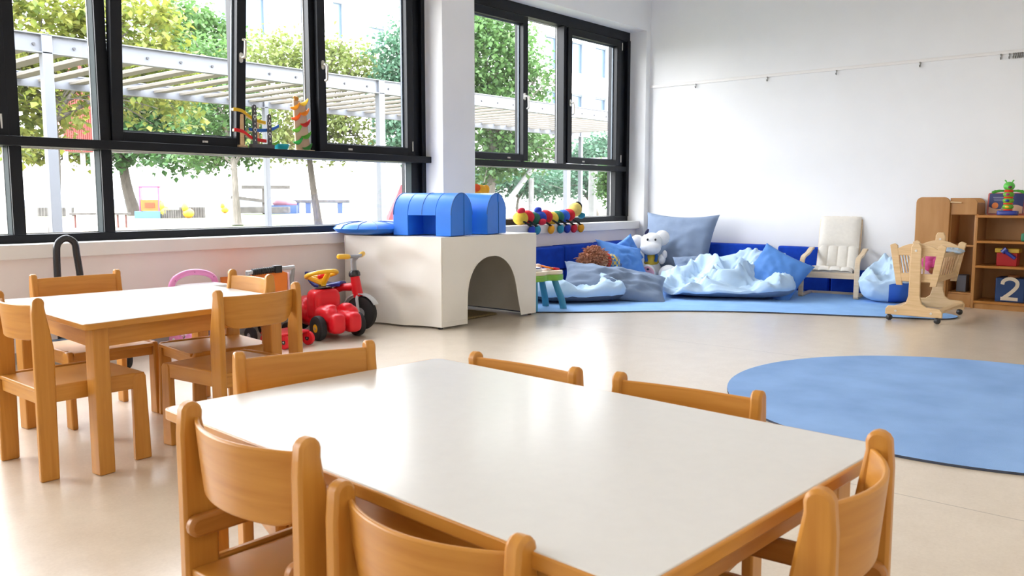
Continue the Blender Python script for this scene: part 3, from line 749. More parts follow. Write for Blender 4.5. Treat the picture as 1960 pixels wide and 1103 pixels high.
# ------------------------------------------------------------------ push toys against the parapet
tr = thing('push_trolley', 'toy trolley with a tall black tube handle and red deck under the window', 'trolley', (2.17, 5.50, 0))
obj('handle_loop', M().tube(smoothpts([(-.060, 0, .10), (-.062, .0, .50), (-.060, 0, .70), (-.050, 0, .765), (-.015, 0, .795), (.015, 0, .795), (.050, 0, .765), (.058, 0, .70), (.075, 0, .50), (.080, 0, .10)], 6), .021, 14), BLACKG, tr)
obj('deck', M().box(-.17, .17, -.45, .05, .14, .165), RED, tr, bevel=.006)
obj('deck_pad', M().box(-.155, .155, -.43, -.20, .166, .18), mat('pink_pad', (.75, .13, .22), rough=.6), tr, bevel=.004)
obj('deck_pad', M().box(-.155, .155, -.19, -.02, .166, .18), mat('slate_pad', (.13, .19, .27), rough=.7), tr, bevel=.004)
for sx in (-.16, .16):
    for sy in (-.38, -.02): wheel(tr, (sx, sy, .07), .07, .03, GREY)
pp = thing('doll_pram', 'pink plastic toy pram with a rounded arch handle, against the parapet', 'toy pram', (2.965, 5.42, 0))
hp_ = smoothpts([(-.165, 0, .40), (-.168, 0, .455), (-.135, 0, .505), (-.06, 0, .535), (.02, 0, .538), (.10, 0, .520), (.145, 0, .485), (.158, 0, .43), (.155, 0, .40)], 6)
obj('arch_handle', M().tube(hp_, .021, 12, flat=1.0), PINK, pp)
sc = M()
for i in (10, 22, 34): sc.ell(tuple(Vector(hp_[i]) + Vector((0, -.021, 0))), (.004, .003, .004), 8, 6)
obj('screw', sc, mat('dark_pink', (.40, .08, .25)), pp)
obj('tray', M().box(-.15, .15, -.22, .01, .18, .42), PINKL, pp, bevel=.03, seg=4)
obj('lid', M().box(-.14, .145, -.21, .0, .42, .462), mat('white_plastic', (.82, .80, .80), rough=.4), pp, bevel=.012)
for sx in (-.15, .15):
    for sy in (-.20, .0): wheel(pp, (sx, sy, .075), .075, .035, WHITEP, tyre=PINK)
    obj('strut', M().tube([(sx*.9, -.20, .08), (sx*.9, 0, .20)], .012, 8).tube([(sx*.9, 0, .08), (sx*.9, -.18, .20)], .012, 8), PINKL, pp)
sc = thing('shopping_cart', 'toy shopping cart with an orange basket and black ribbed grip', 'toy cart', (3.465, 5.25, 0))
obj('push_bar', M().tube([(-.20, 0, .52), (-.10, 0, .530), (.19, 0, .538)], .016, 12), LGREY, sc)
g = M(); g.tube([(-.16, 0, .524), (.02, 0, .532)], .021, 14)
for k in range(11): x = -.155+.017*k; g.lathe([(.021, -.004), (.0245, -.002), (.0245, .002), (.021, .004)], (x, 0, .524+.045*(x+.16)), 14, (1, 0, .04))
g.box(.02, .075, -.024, .024, .508, .56); obj('grip', g, BLACK, sc, bevel=.002)
fr = M()
for s, x in ((-1, -.19), (1, .185)): fr.tube([(x, 0, .535), (x-.01*s, -.02, .40), (x-.03*s, -.06, .12)], .017, 10); fr.tube([(x-.03*s, -.06, .12), (x-.03*s, -.38, .10)], .014, 10)
obj('frame', fr, GREY, sc)
bk = M(); 
for s in (-1, 1): bk.prism([(-.42, .30), (-.02, .22), (-.01, .50), (-.46, .46)], YZX, s*.135-.004, s*.135+.004)
bk.prism([(-.13, .22), (.13, .22), (.145, .50), (.10, .515), (0, .525), (-.10, .515), (-.145, .50)], XZY, -.02, -.012)
bk.prism([(-.13, .30), (.13, .30), (.14, .46), (-.14, .46)], XZY, -.46, -.45); bk.obox((0, -.225, .262), (.265, .42, .008), (.20-.39, 0, 0))
bo = obj('basket', bk, ORNG, sc, bevel=.002)
sl = M()
for z in (.42, .37, .32):
    for x in (-.08, -.03, .02, .07): sl.box(x, x+.028, -.024, -.0195, z, z+.022)
obj('slots', sl, mat('red_slots', (.55, .02, .02)), bo)
obj('side_panel', M().box(.148, .162, -.30, -.01, .30, .50), PINKL, sc, bevel=.006)
for sx in (-.16, .155):
    for sy in (-.36, -.04): wheel(sc, (sx, sy, .065), .065, .035, GREY)
for o in [q for q in bpy.data.objects if q.parent == sc or (q.parent and q.parent.parent == sc)]:
    o.data.transform(Matrix.Diagonal((1, -1, 1, 1))); o.data.flip_normals()


# ------------------------------------------------------------------ activity table beside the den
at = thing('activity_table', 'toddler activity table with blue legs and a lime green rim, beside the play den', 'toy table', (6.105, 4.90, 0), math.radians(-8)); at.scale = (.76, .80, 1.06)
def blob(sc_): 
    return [tuple(p[:2]) for p in smoothpts([Vector((x*sc_, y*sc_, 0)) for x, y in ((-.26,-.15), (-.10,-.185), (.02,-.135), (.14,-.185), (.27,-.14), (.26,.02), (.25,.15), (.10,.18), (-.12,.18), (-.26,.14), (-.275,0))], 5, True)]
obj('rim', M().prism(blob(1), XYZ, .265, .318), LIME, at, bevel=.012, seg=3)
obj('top', M().prism(blob(.985), XYZ, .318, .352), CREAMP, at, bevel=.01, seg=3)
for x, y, lx, ly in ((-.17,-.10,-.02,-.02), (.15,-.11,.11,-.05), (.15,.11,.11,.03), (-.17,.11,-.03,.03)):
    lg = M(); pp_ = smoothpts([(x, y, .275), (x+lx*.35, y+ly*.35, .19), (x+lx*.8, y+ly*.8, .09), (x+lx, y+ly, .0)], 5)
    lg.tube(pp_, [.036+.006*i/15 for i in range(len(pp_))], 14); obj('leg', lg, TEAL, at)
def knob(nm, c, r, m_): return obj(nm, M().ell(c, r), m_, at)
obj('play_dial', M().lathe([(.085, 0), (.09, .012), (.08, .024), (.05, .028), (0, .03)], (-.10, -.03, .350), 24), plast('white', (.8,.8,.8)), at)
obj('dial_ring', M().lathe([(.072, .0), (.075, .008), (.05, .012)], (-.10, -.03, .376), 24), BLUEP, at)
knob('button', (-.16, .09, .37), (.05, .04, .035), YEL); knob('button', (.0, .03, .365), (.03, .03, .025), YEL); knob('button', (.05, .07, .372), (.06, .045, .035), plast('skin', (.85, .55, .42)))
obj('book_flap', M().obox((.15, -.01, .372), (.15, .14, .016), (.1, .16, .2)), ORNG, at, bevel=.005); obj('book_flap', M().obox((.215, -.07, .362), (.09, .06, .02), (0, .1, .2)), RED, at, bevel=.005)

# ------------------------------------------------------------------ sill and ledge toys
cp = thing('caterpillar_toy', 'long plush caterpillar in many colours lying on the sill of the corner window', 'soft toy', (7.35, 5.80, .755))
SEG = [('yellow', (.75,.52,.06)), ('red', (.65,.02,.03)), ('green', (.02,.12,.08)), ('blue', (.02,.06,.42)), ('red', (.65,.02,.03)), ('yellow', (.75,.52,.06)), ('green', (.02,.14,.09)), ('blue', (.03,.12,.55)), ('red', (.65,.02,.03))]
for i, (n, c_) in enumerate(SEG):
    x = -.43 + .107*i; zz = .074 + (.03 if i == 8 else 0) + .012*math.sin(i*2.1)
    obj('body_segment', M().ell((x, .01, zz), (.088 if i < 8 else .065, .082, .074), 18, 12), plush(n+str(i), c_), cp)
hd = obj('head', M().ell((.535, .0, .155), (.085, .08, .082), 20, 14), plush('head', (.78,.60,.16)), cp)
obj('hair_tuft', M().ell((.575, -.01, .225), (.03, .035, .02), 12, 8, (0, .9, 0)).ell((.605, -.02, .195), (.018, .03, .045), 12, 8, (0, -.3, 0)), plush('black', (.02,.02,.02)), cp)
FT = [(-.36, 'blue', (.02,.05,.40)), (-.265, 'teal', (.03,.25,.38)), (-.02, 'orange', (.80,.36,.02)), (.15, 'teal', (.03,.25,.38)), (.275, 'blue', (.02,.05,.40)), (.40, 'red', (.60,.02,.05)), (.535, 'orange', (.80,.36,.02))]
for i, (x, n, c_) in enumerate(FT):
    obj('foot', M().ell((x, -.088, -.055), (.045, .034, .052), 14, 10, (0, .45, 0)), plush('foot'+n, c_), cp)
    obj('limb', M().tube(smoothpts([(x-.10, -.045, .045), (x-.06, -.072, .018), (x-.01, -.084, -.012)], 4), .011, 8).ell((x-.008, -.086, -.022), (.02,.022,.018), 10, 8), plush('black', (.02,.02,.02)), cp)
for x, y, z, n, c_ in ((.60, -.05, .085, 'teal', (.03,.25,.38)), (-.44, -.01, .15, 'red', (.65,.02,.05)), (-.12, .02, .155, 'blue', (.02,.05,.42)), (-.16, -.075, .03, 'red', (.55,.02,.05))):
    obj('foot', M().ell((x, y, z), (.055, .035, .035), 14, 10, (0, -.2, 0)), plush('foot'+n, c_), cp)
yt = thing('soft_toy', 'orange and yellow soft toy on the sill peeking over the foam blocks', 'soft toy', (6.30, 5.84, .755))
obj('body', M().ell((0, 0, .19), (.10, .075, .19), 18, 12), plush('orange', (.82,.33,.02)), yt); obj('head', M().ell((.015, 0, .36), (.085, .07, .065), 18, 12), plush('amber', (.85,.42,.03)), yt)
obj('ear', M().ell((.085, -.01, .365), (.035, .05, .06), 14, 10, (0, .3, 0)), plush('amber', (.85,.42,.03)), yt); obj('ear', M().ell((-.06, -.02, .39), (.04, .045, .04), 14, 10), plush('red', (.80,.10,.02)), yt)

ZL = 1.4355
rm = thing('marble_run', 'wooden car ramp toy with curved coloured tracks and two grey towers on the window ledge', 'toy', (3.80, 5.90, ZL))
rm.scale = (1.10, .85, 1.06)
for x, h in ((-.035, .315), (.085, .255)):
    t_ = obj('tower', M().prism([(x-.016, .03)] + [(x+.016, .03)] + arc(x, h-.016, .016, 0, 180, 8), XZY, -.045, -.028), mat('tower_grey', (.07,.07,.075), rough=.6), rm, bevel=.002)
    dd = M()
    for k in range(int(h/.03)-1):
        z = .05+.03*k; dd.box(x-.003, x+.003, -.047, -.045, z, z+.012)
    for z in (h*.42, h*.72): dd.tube([(x+.011*math.cos(a), -.046, z+.013*math.sin(a)) for a in [2*PI*i/14 for i in range(14)]], .002, 6, closed=True)
    obj('road_marking', dd, plast('roadwhite', (.75,.74,.70)), t_)
obj('base', M().prism(rrect(-.065, .125, -.055, .02, .02), XYZ, 0, .030), mat('tower_grey', (.07,.07,.075), rough=.6), rm, bevel=.003)
obj('post', M().box(-.135, -.105, -.01, .02, 0, .26).box(-.155, -.085, -.02, .03, 0, .018), PALE, rm, bevel=.004); obj('post', M().box(.0, .022, .0, .02, 0, .20), PALE, rm, bevel=.004)
def ramp(P_, col, nm, back=True):
    pts_ = smoothpts(P_, 6); tp = [(p.x, p.z+.012) for p in pts_]; bt = [(p.x, p.z-.012) for p in pts_][::-1]
    o = obj('track', M().prism(tp+bt, XZY, -.026, -.018), plast(nm, col), rm, bevel=.003)
    obj('track_floor', M().prism([(x, z-.006) for x, z in tp]+[(x, z) for x, z in bt], XZY, -.018, .012), PALE, o)
ramp([(-.19, 0, .272), (-.12, 0, .262), (-.06, 0, .225), (.0, 0, .200), (.065, 0, .190)], (.72,.45,.01), 'track_yellow')
ramp([(-.075, 0, .135), (-.02, 0, .130), (.06, 0, .135), (.12, 0, .148), (.175, 0, .175)], (.01,.10,.45), 'track_blue')
ramp([(-.19, 0, .125), (-.12, 0, .115), (-.06, 0, .078), (.0, 0, .062), (.068, 0, .055)], (.65,.01,.015), 'track_red')
ramp([(.02, 0, .02), (.09, 0, .025), (.13, 0, .035), (.172, 0, .058)], (.14,.40,.03), 'track_green')
bw = tag(obj('bowl', M().lathe([(0, 0), (.055, 0), (.068, .025), (.074, .045), (.070, .045), (.06, .012), (0, .008)], n=28), plast('turquoise', (.03,.50,.62), .35), loc=(4.055, 5.96, ZL)), 'small turquoise plastic bowl on the window ledge between the two toys', 'bowl')
ct = thing('cascade_tower', 'tall beige leaf cascade toy with coloured leaves on the window ledge', 'toy', (4.275, 5.97, ZL))
obj('board', M().prism([(-.06, 0), (.085, 0), (.035, .405), (-.075, .42)], XZY, 0, .020), mat('beige_board', (.62,.44,.29), rough=.5), ct, bevel=.005)
obj('foot_plate', M().prism(rrect(-.085, .10, -.045, .045, .015), XYZ, 0, .008), BIRCH, ct, bevel=.002)
CC = [(.02, (.03,.22,.03)), (.065, (.02,.33,.05)), (.115, (.08,.36,.02)), (.165, (.13,.46,.03)), (.215, (.55,.015,.01)), (.260, (.80,.10,.005)), (.305, (.82,.22,.005)), (.345, (.85,.30,.005)), (.385, (.78,.46,.02)), (.41, (.75,.42,.02))]
for k, (z, c_) in enumerate(CC[:9]):
    s = -1 if k % 2 == 0 else 1; s = -s; xo = .045 if s > 0 else -.045; off = -.03*(z/.4)
    def lf(o_):
        def f(u, v):
            t = 2*u-1; wd_ = .020
            return (xo+off+t*.046*(-s)*-1, -.004-.026*v*(1-.5*t*t), z+.020 + .022*t*s + .014*t*t - .026*(1-.6*t*t)*v**1.5 + o_)
        return f
    lm = M(); lm.grid(lf(0), 12, 8); kk = M(); kk.grid(lf(-.008), 12, 8); lm.add(kk.v, [q[::-1] for q in kk.f])
    n = 13*9; ring = list(range(13)) + [j*13+12 for j in range(1, 9)] + [8*13+i for i in range(11, -1, -1)] + [j*13 for j in range(7, 0, -1)]
    lm.f += [(ring[i], ring[(i+1) % len(ring)], n+ring[(i+1) % len(ring)], n+ring[i]) for i in range(len(ring))]; lm.mi += [0]*len(ring)
    obj('leaf_scoop', lm, plast('leaf%d' % k, c_), ct, bevel=.002)
bug = obj('beetle', M().ell((-.055, -.01, .425), (.022, .016, .02)).ell((-.075, -.012, .435), (.012, .012, .012)), plast('beetle', (.55,.24,.03)), ct)
obj('eye', M().ell((-.02, -.02, .402), (.010, .006, .009), 10, 8), plast('eyewhite', (.8,.8,.8)), ct)
# ------------------------------------------------------------------ soft toys in the corner
wp = thing('plush_animal', 'white plush animal in a yellow shirt sitting against the huge grey pillow', 'soft toy', (8.62, 5.22, .0), math.radians(121.5))
obj('body', M().ell((0, -.02, .18), (.12, .10, .165)), WHITEP, wp)
obj('shirt', M().ell((0, 0, .31), (.095, .085, .085)), plush('shirt', (.72,.50,.05)), wp)
sm_ = M()
for s in (-1, 1): sm_.tube(smoothpts([(s*.05, .085, .30), (s*.062, .075, .36), (s*.05, .01, .40)], 4), .018, 8)
obj('strap', sm_, plush('strap', (.03,.12,.36)), wp)
hd = obj('head', M().ell((0, .0, .52), (.135, .125, .12)).ell((.01, .07, .46), (.125, .11, .085)), WHITEP, wp, remesh=.012)
obj('ear', M().ell((.165, -.01, .525), (.085, .05, .085)), WHITEP, hd); obj('ear', M().ell((-.125, -.02, .575), (.088, .05, .092)), WHITEP, hd)
obj('eye', M().ell((.045, .118, .56), (.012, .008, .014)), BLACK, hd); obj('eye', M().ell((-.045, .118, .56), (.012, .008, .014)), BLACK, hd)
obj('tuft', M().ell((.055, .02, .645), (.018, .015, .04), 10, 8, (0, -.5, 0)), plush('navytuft', (.015,.015,.06)), hd)
for p, r_ in (((.115, .07, .335), (.04, .045, .085)), ((-.125, .06, .33), (.042, .04, .06))): obj('arm', M().ell(p, r_), WHITEP, wp)
obj('arm', M().ell((-.155, .07, .385), (.03, .03, .05)), WHITEP, wp)
obj('foot', M().ell((-.20, .16, .165), (.115, .12, .105)), WHITEP, wp)
ft = obj('foot', M().ell((.035, .18, .18), (.085, .07, .10), rot=(0, .35, 0)), WHITEP, wp)
obj('sole', M().ell((.03, .232, .175), (.068, .026, .085), rot=(0, .35, 0)), plush('pinksole', (.78,.40,.48)), ft)
obj('pad', M().ell((.035, .256, .225), (.016, .008, .013)), BLACK, ft); obj('pad', M().ell((.02, .259, .15), (.017, .008, .016)), BLACK, ft)

dl = thing('rag_doll', 'rag doll with shaggy ginger hair lying against the blue wall cushions', 'doll', (7.48, 5.22, .25))
obj('head', M().ell((.02, -.01, .12), (.13, .11, .10)), plush('dollskin', (.62,.36,.20)), dl)
hh = M(); r2 = random.Random(3)
hh.ell((-.03, .01, .125), (.145, .12, .112))
for k in range(420):
    a, e = r2.uniform(0, 2*PI), r2.uniform(-.5, 1.5)
    d = Vector((math.cos(a)*math.cos(e), math.sin(a)*math.cos(e), math.sin(e)))
    if d.x > .75: continue
    p0 = Vector((-.03, .01, .125)) + Vector((d.x*.14, d.y*.115, d.z*.105)); L_ = r2.uniform(.03, .075)
    p1 = p0 + d*L_*.6 + Vector((r2.uniform(-.02,.02), r2.uniform(-.02,.02), .006)); p2 = p1 + d*L_*.4 + Vector((r2.uniform(-.03,.03), r2.uniform(-.02,.02), -.012))
    hh.tube([p0, p1, p2], [.009, .006, .0015], 5)
obj('hair', hh, mat('ginger_hair', (.42,.155,.075), rough=.85, var=.35, scale=40, col2=(.62,.30,.18)), dl)
def plaid():
    m, nt, p = nodes_mat('plaid_cloth'); N, Lk = nt.nodes, nt.links
    tc = N.new('ShaderNodeTexCoord'); ck = N.new('ShaderNodeTexChecker'); ck.inputs['Scale'].default_value = 28
    ck.inputs['Color1'].default_value = (.72,.50,.10,1); ck.inputs['Color2'].default_value = (.06,.20,.42,1)
    Lk.new(tc.outputs['Object'], ck.inputs['Vector']); Lk.new(ck.outputs['Color'], p.inputs['Base Color']); p.inputs['Roughness'].default_value = .85
    return m
obj('shirt', M().ell((.24, -.02, .085), (.13, .11, .10)), plaid(), dl)
obj('scarf', M().lathe([(.085, -.02), (.10, 0), (.085, .02)], (.15, -.01, .11), 18, (1, 0, -.1)), plush('redscarf', (.60,.06,.04)), dl)
obj('leg', M().tube([(.34, -.03, .05), (.50, -.02, .02)], .045, 10), plush('dolltrousers', (.08,.14,.30)), dl)

# ------------------------------------------------------------------ doll cot
ck = thing('doll_cot', 'pale wooden rocking doll cot on black castors in front of the wooden play unit', 'doll cot', (7.95, 2.02, 0))
def stand(x, top):
    poly = [(-.225, .05), (.225, .05), (.225, .10), (.205, .125), (.10, .132), (.062, .16), (.046, .22), (.040, top-.03), (.024, top), (-.024, top), (-.040, top-.03), (-.046, .22), (-.062, .16), (-.10, .132), (-.205, .125), (-.225, .10)]
    o = obj('end_stand', M().prism(poly, YZX, x-.012, x+.012), PALE, ck, bevel=.005)
    b = M()
    for y, z in ((0, top-.06), (-.14, .085), (.14, .085)): b.cyl((x-.016, y, z), (x+.016, y, z), .010, 10)
    obj('bolt', b, STEEL, o)
stand(-.372, .665); stand(.372, .735)
for y in (-.185, .185): obj('stretcher', M().box(-.36, .36, y-.03, y+.03, .085, .105), PALE, ck, bevel=.003)
for x in (-.372, .372):
    for y in (-.19, .19):
        o = obj('castor', M().lathe([(0, -.018), (.022, -.016), (.026, 0), (.022, .016), (0, .018)], (x-.01, y, .0265), 18, (.5, 1, 0)), BLACK, ck)
        obj('castor_fork', M().cyl((x, y, .03), (x, y, .055), .010, 10), BLACK, o)
cr_ = thing('cradle', None, None, (0, 0, .02)); cr_.parent = ck
for x in (-.335, .335):
    m = M()
    for s in (-1, 1): m.prism([(s*.158, .285), (s*.108, .285), (s*.160, .625), (s*.185, .64), (s*.222, .625)], YZX, x-.010, x+.010)
    top = [(y, .59+.055*(1-(y/.17)**2)) for y in np.linspace(-.168, .168, 15)]
    m.prism([(-.16, .54)] + top + [(.16, .54)], YZX, x-.008, x+.008); m.prism([(-.125, .32), (.125, .32), (.135, .39), (-.135, .39)], YZX, x-.008, x+.008)
    for y in (-.055, .055): m.cyl((x, y, .38), (x, y, .55), .008, 8)
    obj('end_panel', m, PALE, cr_, bevel=.003)
for s in (-1, 1):
    m = M(); m.obox((0, s*.188, .545), (.66, .022, .035), (s*.15, 0, 0)); m.obox((0, s*.148, .345), (.66, .022, .05), (s*.15, 0, 0))
    for k in range(8): x = -.27+.077*k; m.cyl((x, s*.150, .36), (x, s*.187, .54), .008, 8)
    obj('side_rail', m, PALE, cr_, bevel=.002)
obj('base_board', M().box(-.325, .325, -.13, .13, .315, .33), PALE, cr_)
obj('mattress', M().box(-.32, .32, -.128, .128, .332, .385), mat('floral_cotton', (.80,.72,.70), rough=.9, var=.2, scale=25, col2=(.85,.84,.80)), cr_, bevel=.02, seg=3)
dp = thing('baby_doll', 'pink-dressed doll lying inside the wooden cot', 'doll', (7.86, 2.0, .415))
obj('body', M().ell((.02, -.02, .075), (.12, .075, .075), rot=(0, 0, .2)).ell((-.06, -.04, .05), (.08, .045, .05)), plush('pinksuit', (.75,.10,.36)), dp)
obj('arm', M().tube([(.0, -.06, .10), (-.07, -.085, .08), (-.11, -.08, .03)], [.04, .035, .03], 12), plush('pinksuit', (.75,.10,.36)), dp)
obj('hand', M().ell((-.13, -.075, .015), (.035, .03, .028)), plush('dollhand', (.36,.12,.06)), dp); obj('head', M().ell((.17, 0, .075), (.075, .07, .075)), plush('dollhand', (.36,.12,.06)), dp)
P('doll_blanket', 'folded white and blue doll blanket draped over the cot side', 'blanket', pillow(.30, .16, .045, .03, .012, 4), mat('blanket_print', (.80,.78,.72), rough=.9, var=.3, scale=14, col2=(.35,.55,.78)), (8.10, 1.86, .585), (.1, 0, .1))
P('patchwork_cushion', 'small patterned cushion standing inside the wooden cot near its head', 'cushion', pillow(.22, .17, .07, .06, .01, 6), mat('patch_print', (.78,.62,.42), rough=.9, var=.4, scale=22, col2=(.80,.76,.70)), (8.06, 1.955, .50), frame_rot((1,0,.1), (.1,-.25,1)))

# ------------------------------------------------------------------ wooden play unit and shelf
BU = wood('beech_cabinet', (.38, .17, .045), (.48, .24, .08), stretch=(3, 6, 1.2))
cb = thing('play_unit', 'tall wooden play unit with rounded tops and an open leaf, behind the doll cot', 'play unit', (8.95, 2.085, 0))
def tall(y0, y1, h, r=.055): return [(y0, 0), (y1, 0)] + arc(y1-r, h-r, r, 0, 90, 8) + arc(y0+r, h-r, r, 90, 180, 8)
obj('door_leaf', M().prism(tall(.012, .318, 1.052), YZX, -.03, -.008), BU, cb, bevel=.005)
obj('side_panel', M().box(0, .32, .0, .018, 0, 1.0), BU, cb, bevel=.003); obj('side_panel', M().box(0, .32, -.218, -.20, 0, 1.0), BU, cb, bevel=.003)
obj('back_panel', M().prism(tall(-.218, .018, 1.045), YZX, .30, .318), BU, cb, bevel=.003)
obj('fascia', M().prism([(-.218, .885), (.018, .885), (.018, 1.045)] + arc(-.165, .992, .053, 90, 180, 8), YZX, -.006, .012), BU, cb, bevel=.004)
for z in (.12, .58): obj('shelf', M().box(.02, .30, -.20, 0, z, z+.018), BU, cb, bevel=.002)
obj('plinth', M().box(.0, .02, -.20, 0, 0, .12), BU, cb); obj('peg_rail', M().cyl((-.022, .012, 1.005), (-.022, -.085, 1.0), .007, 10), PALE, cb)
tag(obj('storage_box', M().box(9.03, 9.16, 1.945, 2.03, .139, .30), mat('grey_box', (.10,.10,.12), rough=.6), bevel=.004), 'small dark box standing in the bottom of the wooden play unit', 'box')

sh = thing('toy_shelf', 'low open wooden shelf unit at the right edge of the photo', 'shelf', (8.89, 1.865, 0))
SY = -1.25
obj('side_panel', M().box(0, .37, -.022, 0, 0, .882), BU, sh, bevel=.003); obj('side_panel', M().box(0, .37, SY, SY+.022, 0, .882), BU, sh, bevel=.003)
obj('top_board', M().box(-.004, .37, SY, -.004, .860, .884), BEECHD, sh, bevel=.004)
for z in (.052, .388, .622): obj('shelf', M().box(.0, .355, SY+.022, -.022, z, z+.022), BEECHD, sh, bevel=.003)
obj('plinth', M().box(.012, .03, SY+.022, -.022, 0, .052), BU, sh); obj('back_panel', M().box(.355, .37, SY+.022, -.022, .05, .86), BU, sh)
obj('top_ledge', M().box(.05, .37, -.012, .004, .884, .892), BEECHD, sh)
nb = thing('number_box', 'dark blue toy box printed with a cream number 2 on the bottom shelf', 'toy box', (8.96, 1.56, .074))
obj('box_body', M().box(0, .22, -.12, .12, 0, .225), mat('navy_box', (.012,.045,.15), rough=.5), nb, bevel=.008)
dg2 = smoothpts([(-.062,.150,0), (-.055,.180,0), (-.02,.203,0), (.022,.203,0), (.055,.180,0), (.060,.148,0), (.045,.115,0), (.0,.065,0), (-.060,.012,0)], 5)
dl2 = []
for i, p in enumerate(dg2):
    q = (dg2[min(i+1, len(dg2)-1)] - dg2[max(i-1, 0)]).normalized(); dl2.append((p.x - q.y*.016, p.y + q.x*.016, p.x + q.y*.016, p.y - q.x*.016))
dm = M(); dz = .015
for i in range(len(dl2)-1):
    a_, b_ = dl2[i], dl2[i+1]; dm.prism([(-a_[0], a_[1]), (-b_[0], b_[1]), (-b_[2], b_[3]), (-a_[2], a_[3])], lambda u, v, w: (w, u, v+dz), -.0015, -.0002)
dm.prism([(-.070, .0), (.072, .0), (.072, .032), (-.070, .032)], lambda u, v, w: (w, u, v+dz), -.0016, -.0002)
obj('digit', dm, mat('cream_print', (.70,.60,.46), rough=.6), nb)
obj('lid_knob', M().ell((.10, -.01, .235), (.05, .05, .022)), plast('brownknob', (.32,.12,.04)), nb)
tb = thing('toy_bench', 'red and yellow toy box with a blue hammer on the middle shelf', 'toy', (8.98, 1.605, .410))
obj('box_body', M().box(0, .14, -.085, .085, 0, .125), plast('deepred', (.45,.012,.015)), tb, bevel=.006); obj('lid', M().box(-.008, .148, -.10, .10, .125, .165), plast('mustard', (.62,.40,.04)), tb, bevel=.006)
obj('hammer', M().tube([(-.02, .02, .145), (-.025, -.075, .075)], .016, 10).tube([(-.02, .035, .128), (-.02, .0, .165)], .022, 10), BLUEP, tb)
gt = tag(obj('stacking_block', M().box(8.95, 9.05, 1.40, 1.495, .6455, .72), plast('greenblock', (.02,.20,.10)), bevel=.012, seg=3), 'small blue-green toy on the upper shelf at the photo edge', 'toy')

# caterpillar tower and picture book on the shelf top
st = thing('stacking_toy', 'green caterpillar stacking toy on a blue base on top of the shelf', 'toy', (8.99, 1.622, .885))
obj('base', M().prism(rrect(-.055, .055, -.085, .085, .03), XYZ, 0, .042), BLUEP, st, bevel=.008, seg=3)
RG, GG = plast('ringred', (.70,.05,.015)), plast('ringgreen', (.13,.42,.03))
z = .042
for k in range(3):
    obj('ring', M().lathe([(.0, 0), (.036, 0), (.041, .008), (.036, .016), (0, .016)], (0, 0, z), 20), RG, st)
    g_ = obj('ring', M().lathe([(0, 0), (.036, 0), (.047, .016), (.047, .026), (.036, .042), (0, .042)], (0, 0, z+.015), 20), GG, st)
    obj('window_cell', M().ell((-.045, .0, z+.036), (.008, .018, .012), 12, 8), (YEL, BLUEP, plast('magenta', (.35,.02,.14)))[k], g_)
    z += .057
obj('ring', M().lathe([(.0, 0), (.036, 0), (.041, .012), (.034, .022), (0, .022)], (0, 0, z), 20), RG, st)
hd = obj('head', M().ell((0, 0, z+.055), (.045, .048, .042)).ell((-.03, -.012, z+.045), (.025, .03, .022)), plast('limehead', (.10,.50,.06)), st)
obj('mouth', M().ell((-.050, -.016, z+.046), (.010, .018, .012), 12, 8), plast('maroon', (.12,.01,.04)), hd)
for s in (-1, 1):
    obj('antenna', M().tube(smoothpts([(0, s*.022, z+.088), (0, s*.030, z+.105), (-.004, s*.036, z+.110)], 4), .006, 8), plast('limehead', (.10,.50,.06)), hd)
    obj('arm', M().tube(smoothpts([(0, s*.035, z+.012), (-.01, s*.075, z+.012), (-.012, s*.115, z+.004)], 4), [.010]*4+[.012]*3+[.016]*2, 8).ell((-.012, s*.122, z), (.016, .018, .014), 10, 8), plush('green', (.06,.30,.03)), st)
bk = thing('picture_book', 'open board picture book standing against the wall on top of the shelf', 'book', (9.13, 1.52, .885), rot=(0, math.radians(9), 0))
ybs = (.30, .008, -.008, -.30)
obj('cover', M().prism(rrect(-.305, .305, 0, .212, .018), YZX, .006, .012), plast('bookred', (.55,.12,.10), .45), bk)
lp = obj('page', M().prism(rrect(.004, .292, .012, .204, .012), YZX, 0, .006), plast('pagenavy', (.035,.045,.15), .4), bk)
rp = obj('page', M().prism(rrect(-.292, -.004, .012, .204, .012), YZX, 0, .006), plast('pagecream', (.72,.62,.42), .4), bk)
def patch(par, nm, poly, m_, x=-.001): return obj(nm, M().prism(poly, YZX, x, x+.0012), m_, par)
hill = [(y, .075+.022*math.sin(y*22)) for y in np.linspace(.29, .008, 14)]
patch(lp, 'printed_ground', [(.008, .014), (.29, .014)] + hill, plast('pagepeach', (.66,.40,.27), .5))
patch(lp, 'printed_animal', [(.238+.028*math.cos(a), .088+.030*math.sin(a)) for a in np.linspace(0, 2*PI, 16)[:-1]], plast('pageorange', (.72,.20,.04), .5), -.002)
patch(lp, 'printed_animal', [(.165+.022*math.cos(a), .050+.034*math.sin(a)) for a in np.linspace(0, 2*PI, 16)[:-1]], plast('pagegrey', (.30,.26,.24), .5), -.002)
for k, (w0, w1) in enumerate(((.12, .26), (.11, .255), (.13, .25))): patch(lp, 'printed_line', [(w0, .165-.016*k), (w1, .165-.016*k), (w1, .168-.016*k), (w0, .168-.016*k)], plast('pageline', (.45,.48,.60), .5), -.002)
patch(rp, 'printed_ground', [(-.29, .014), (-.008, .014), (-.008, .05), (-.10, .062), (-.20, .055), (-.29, .07)], plast('pagegreen', (.10,.25,.05), .5))
patch(rp, 'printed_animal', [(-.075+.035*math.cos(a), .088+.026*math.sin(a)) for a in np.linspace(0, 2*PI, 16)[:-1]], plast('pageorange', (.72,.20,.04), .5), -.002)
patch(rp, 'printed_sky', [(-.29, .19), (-.008, .19), (-.008, .202), (-.29, .202)], plast('pagebrick', (.55,.20,.14), .5), -.002)
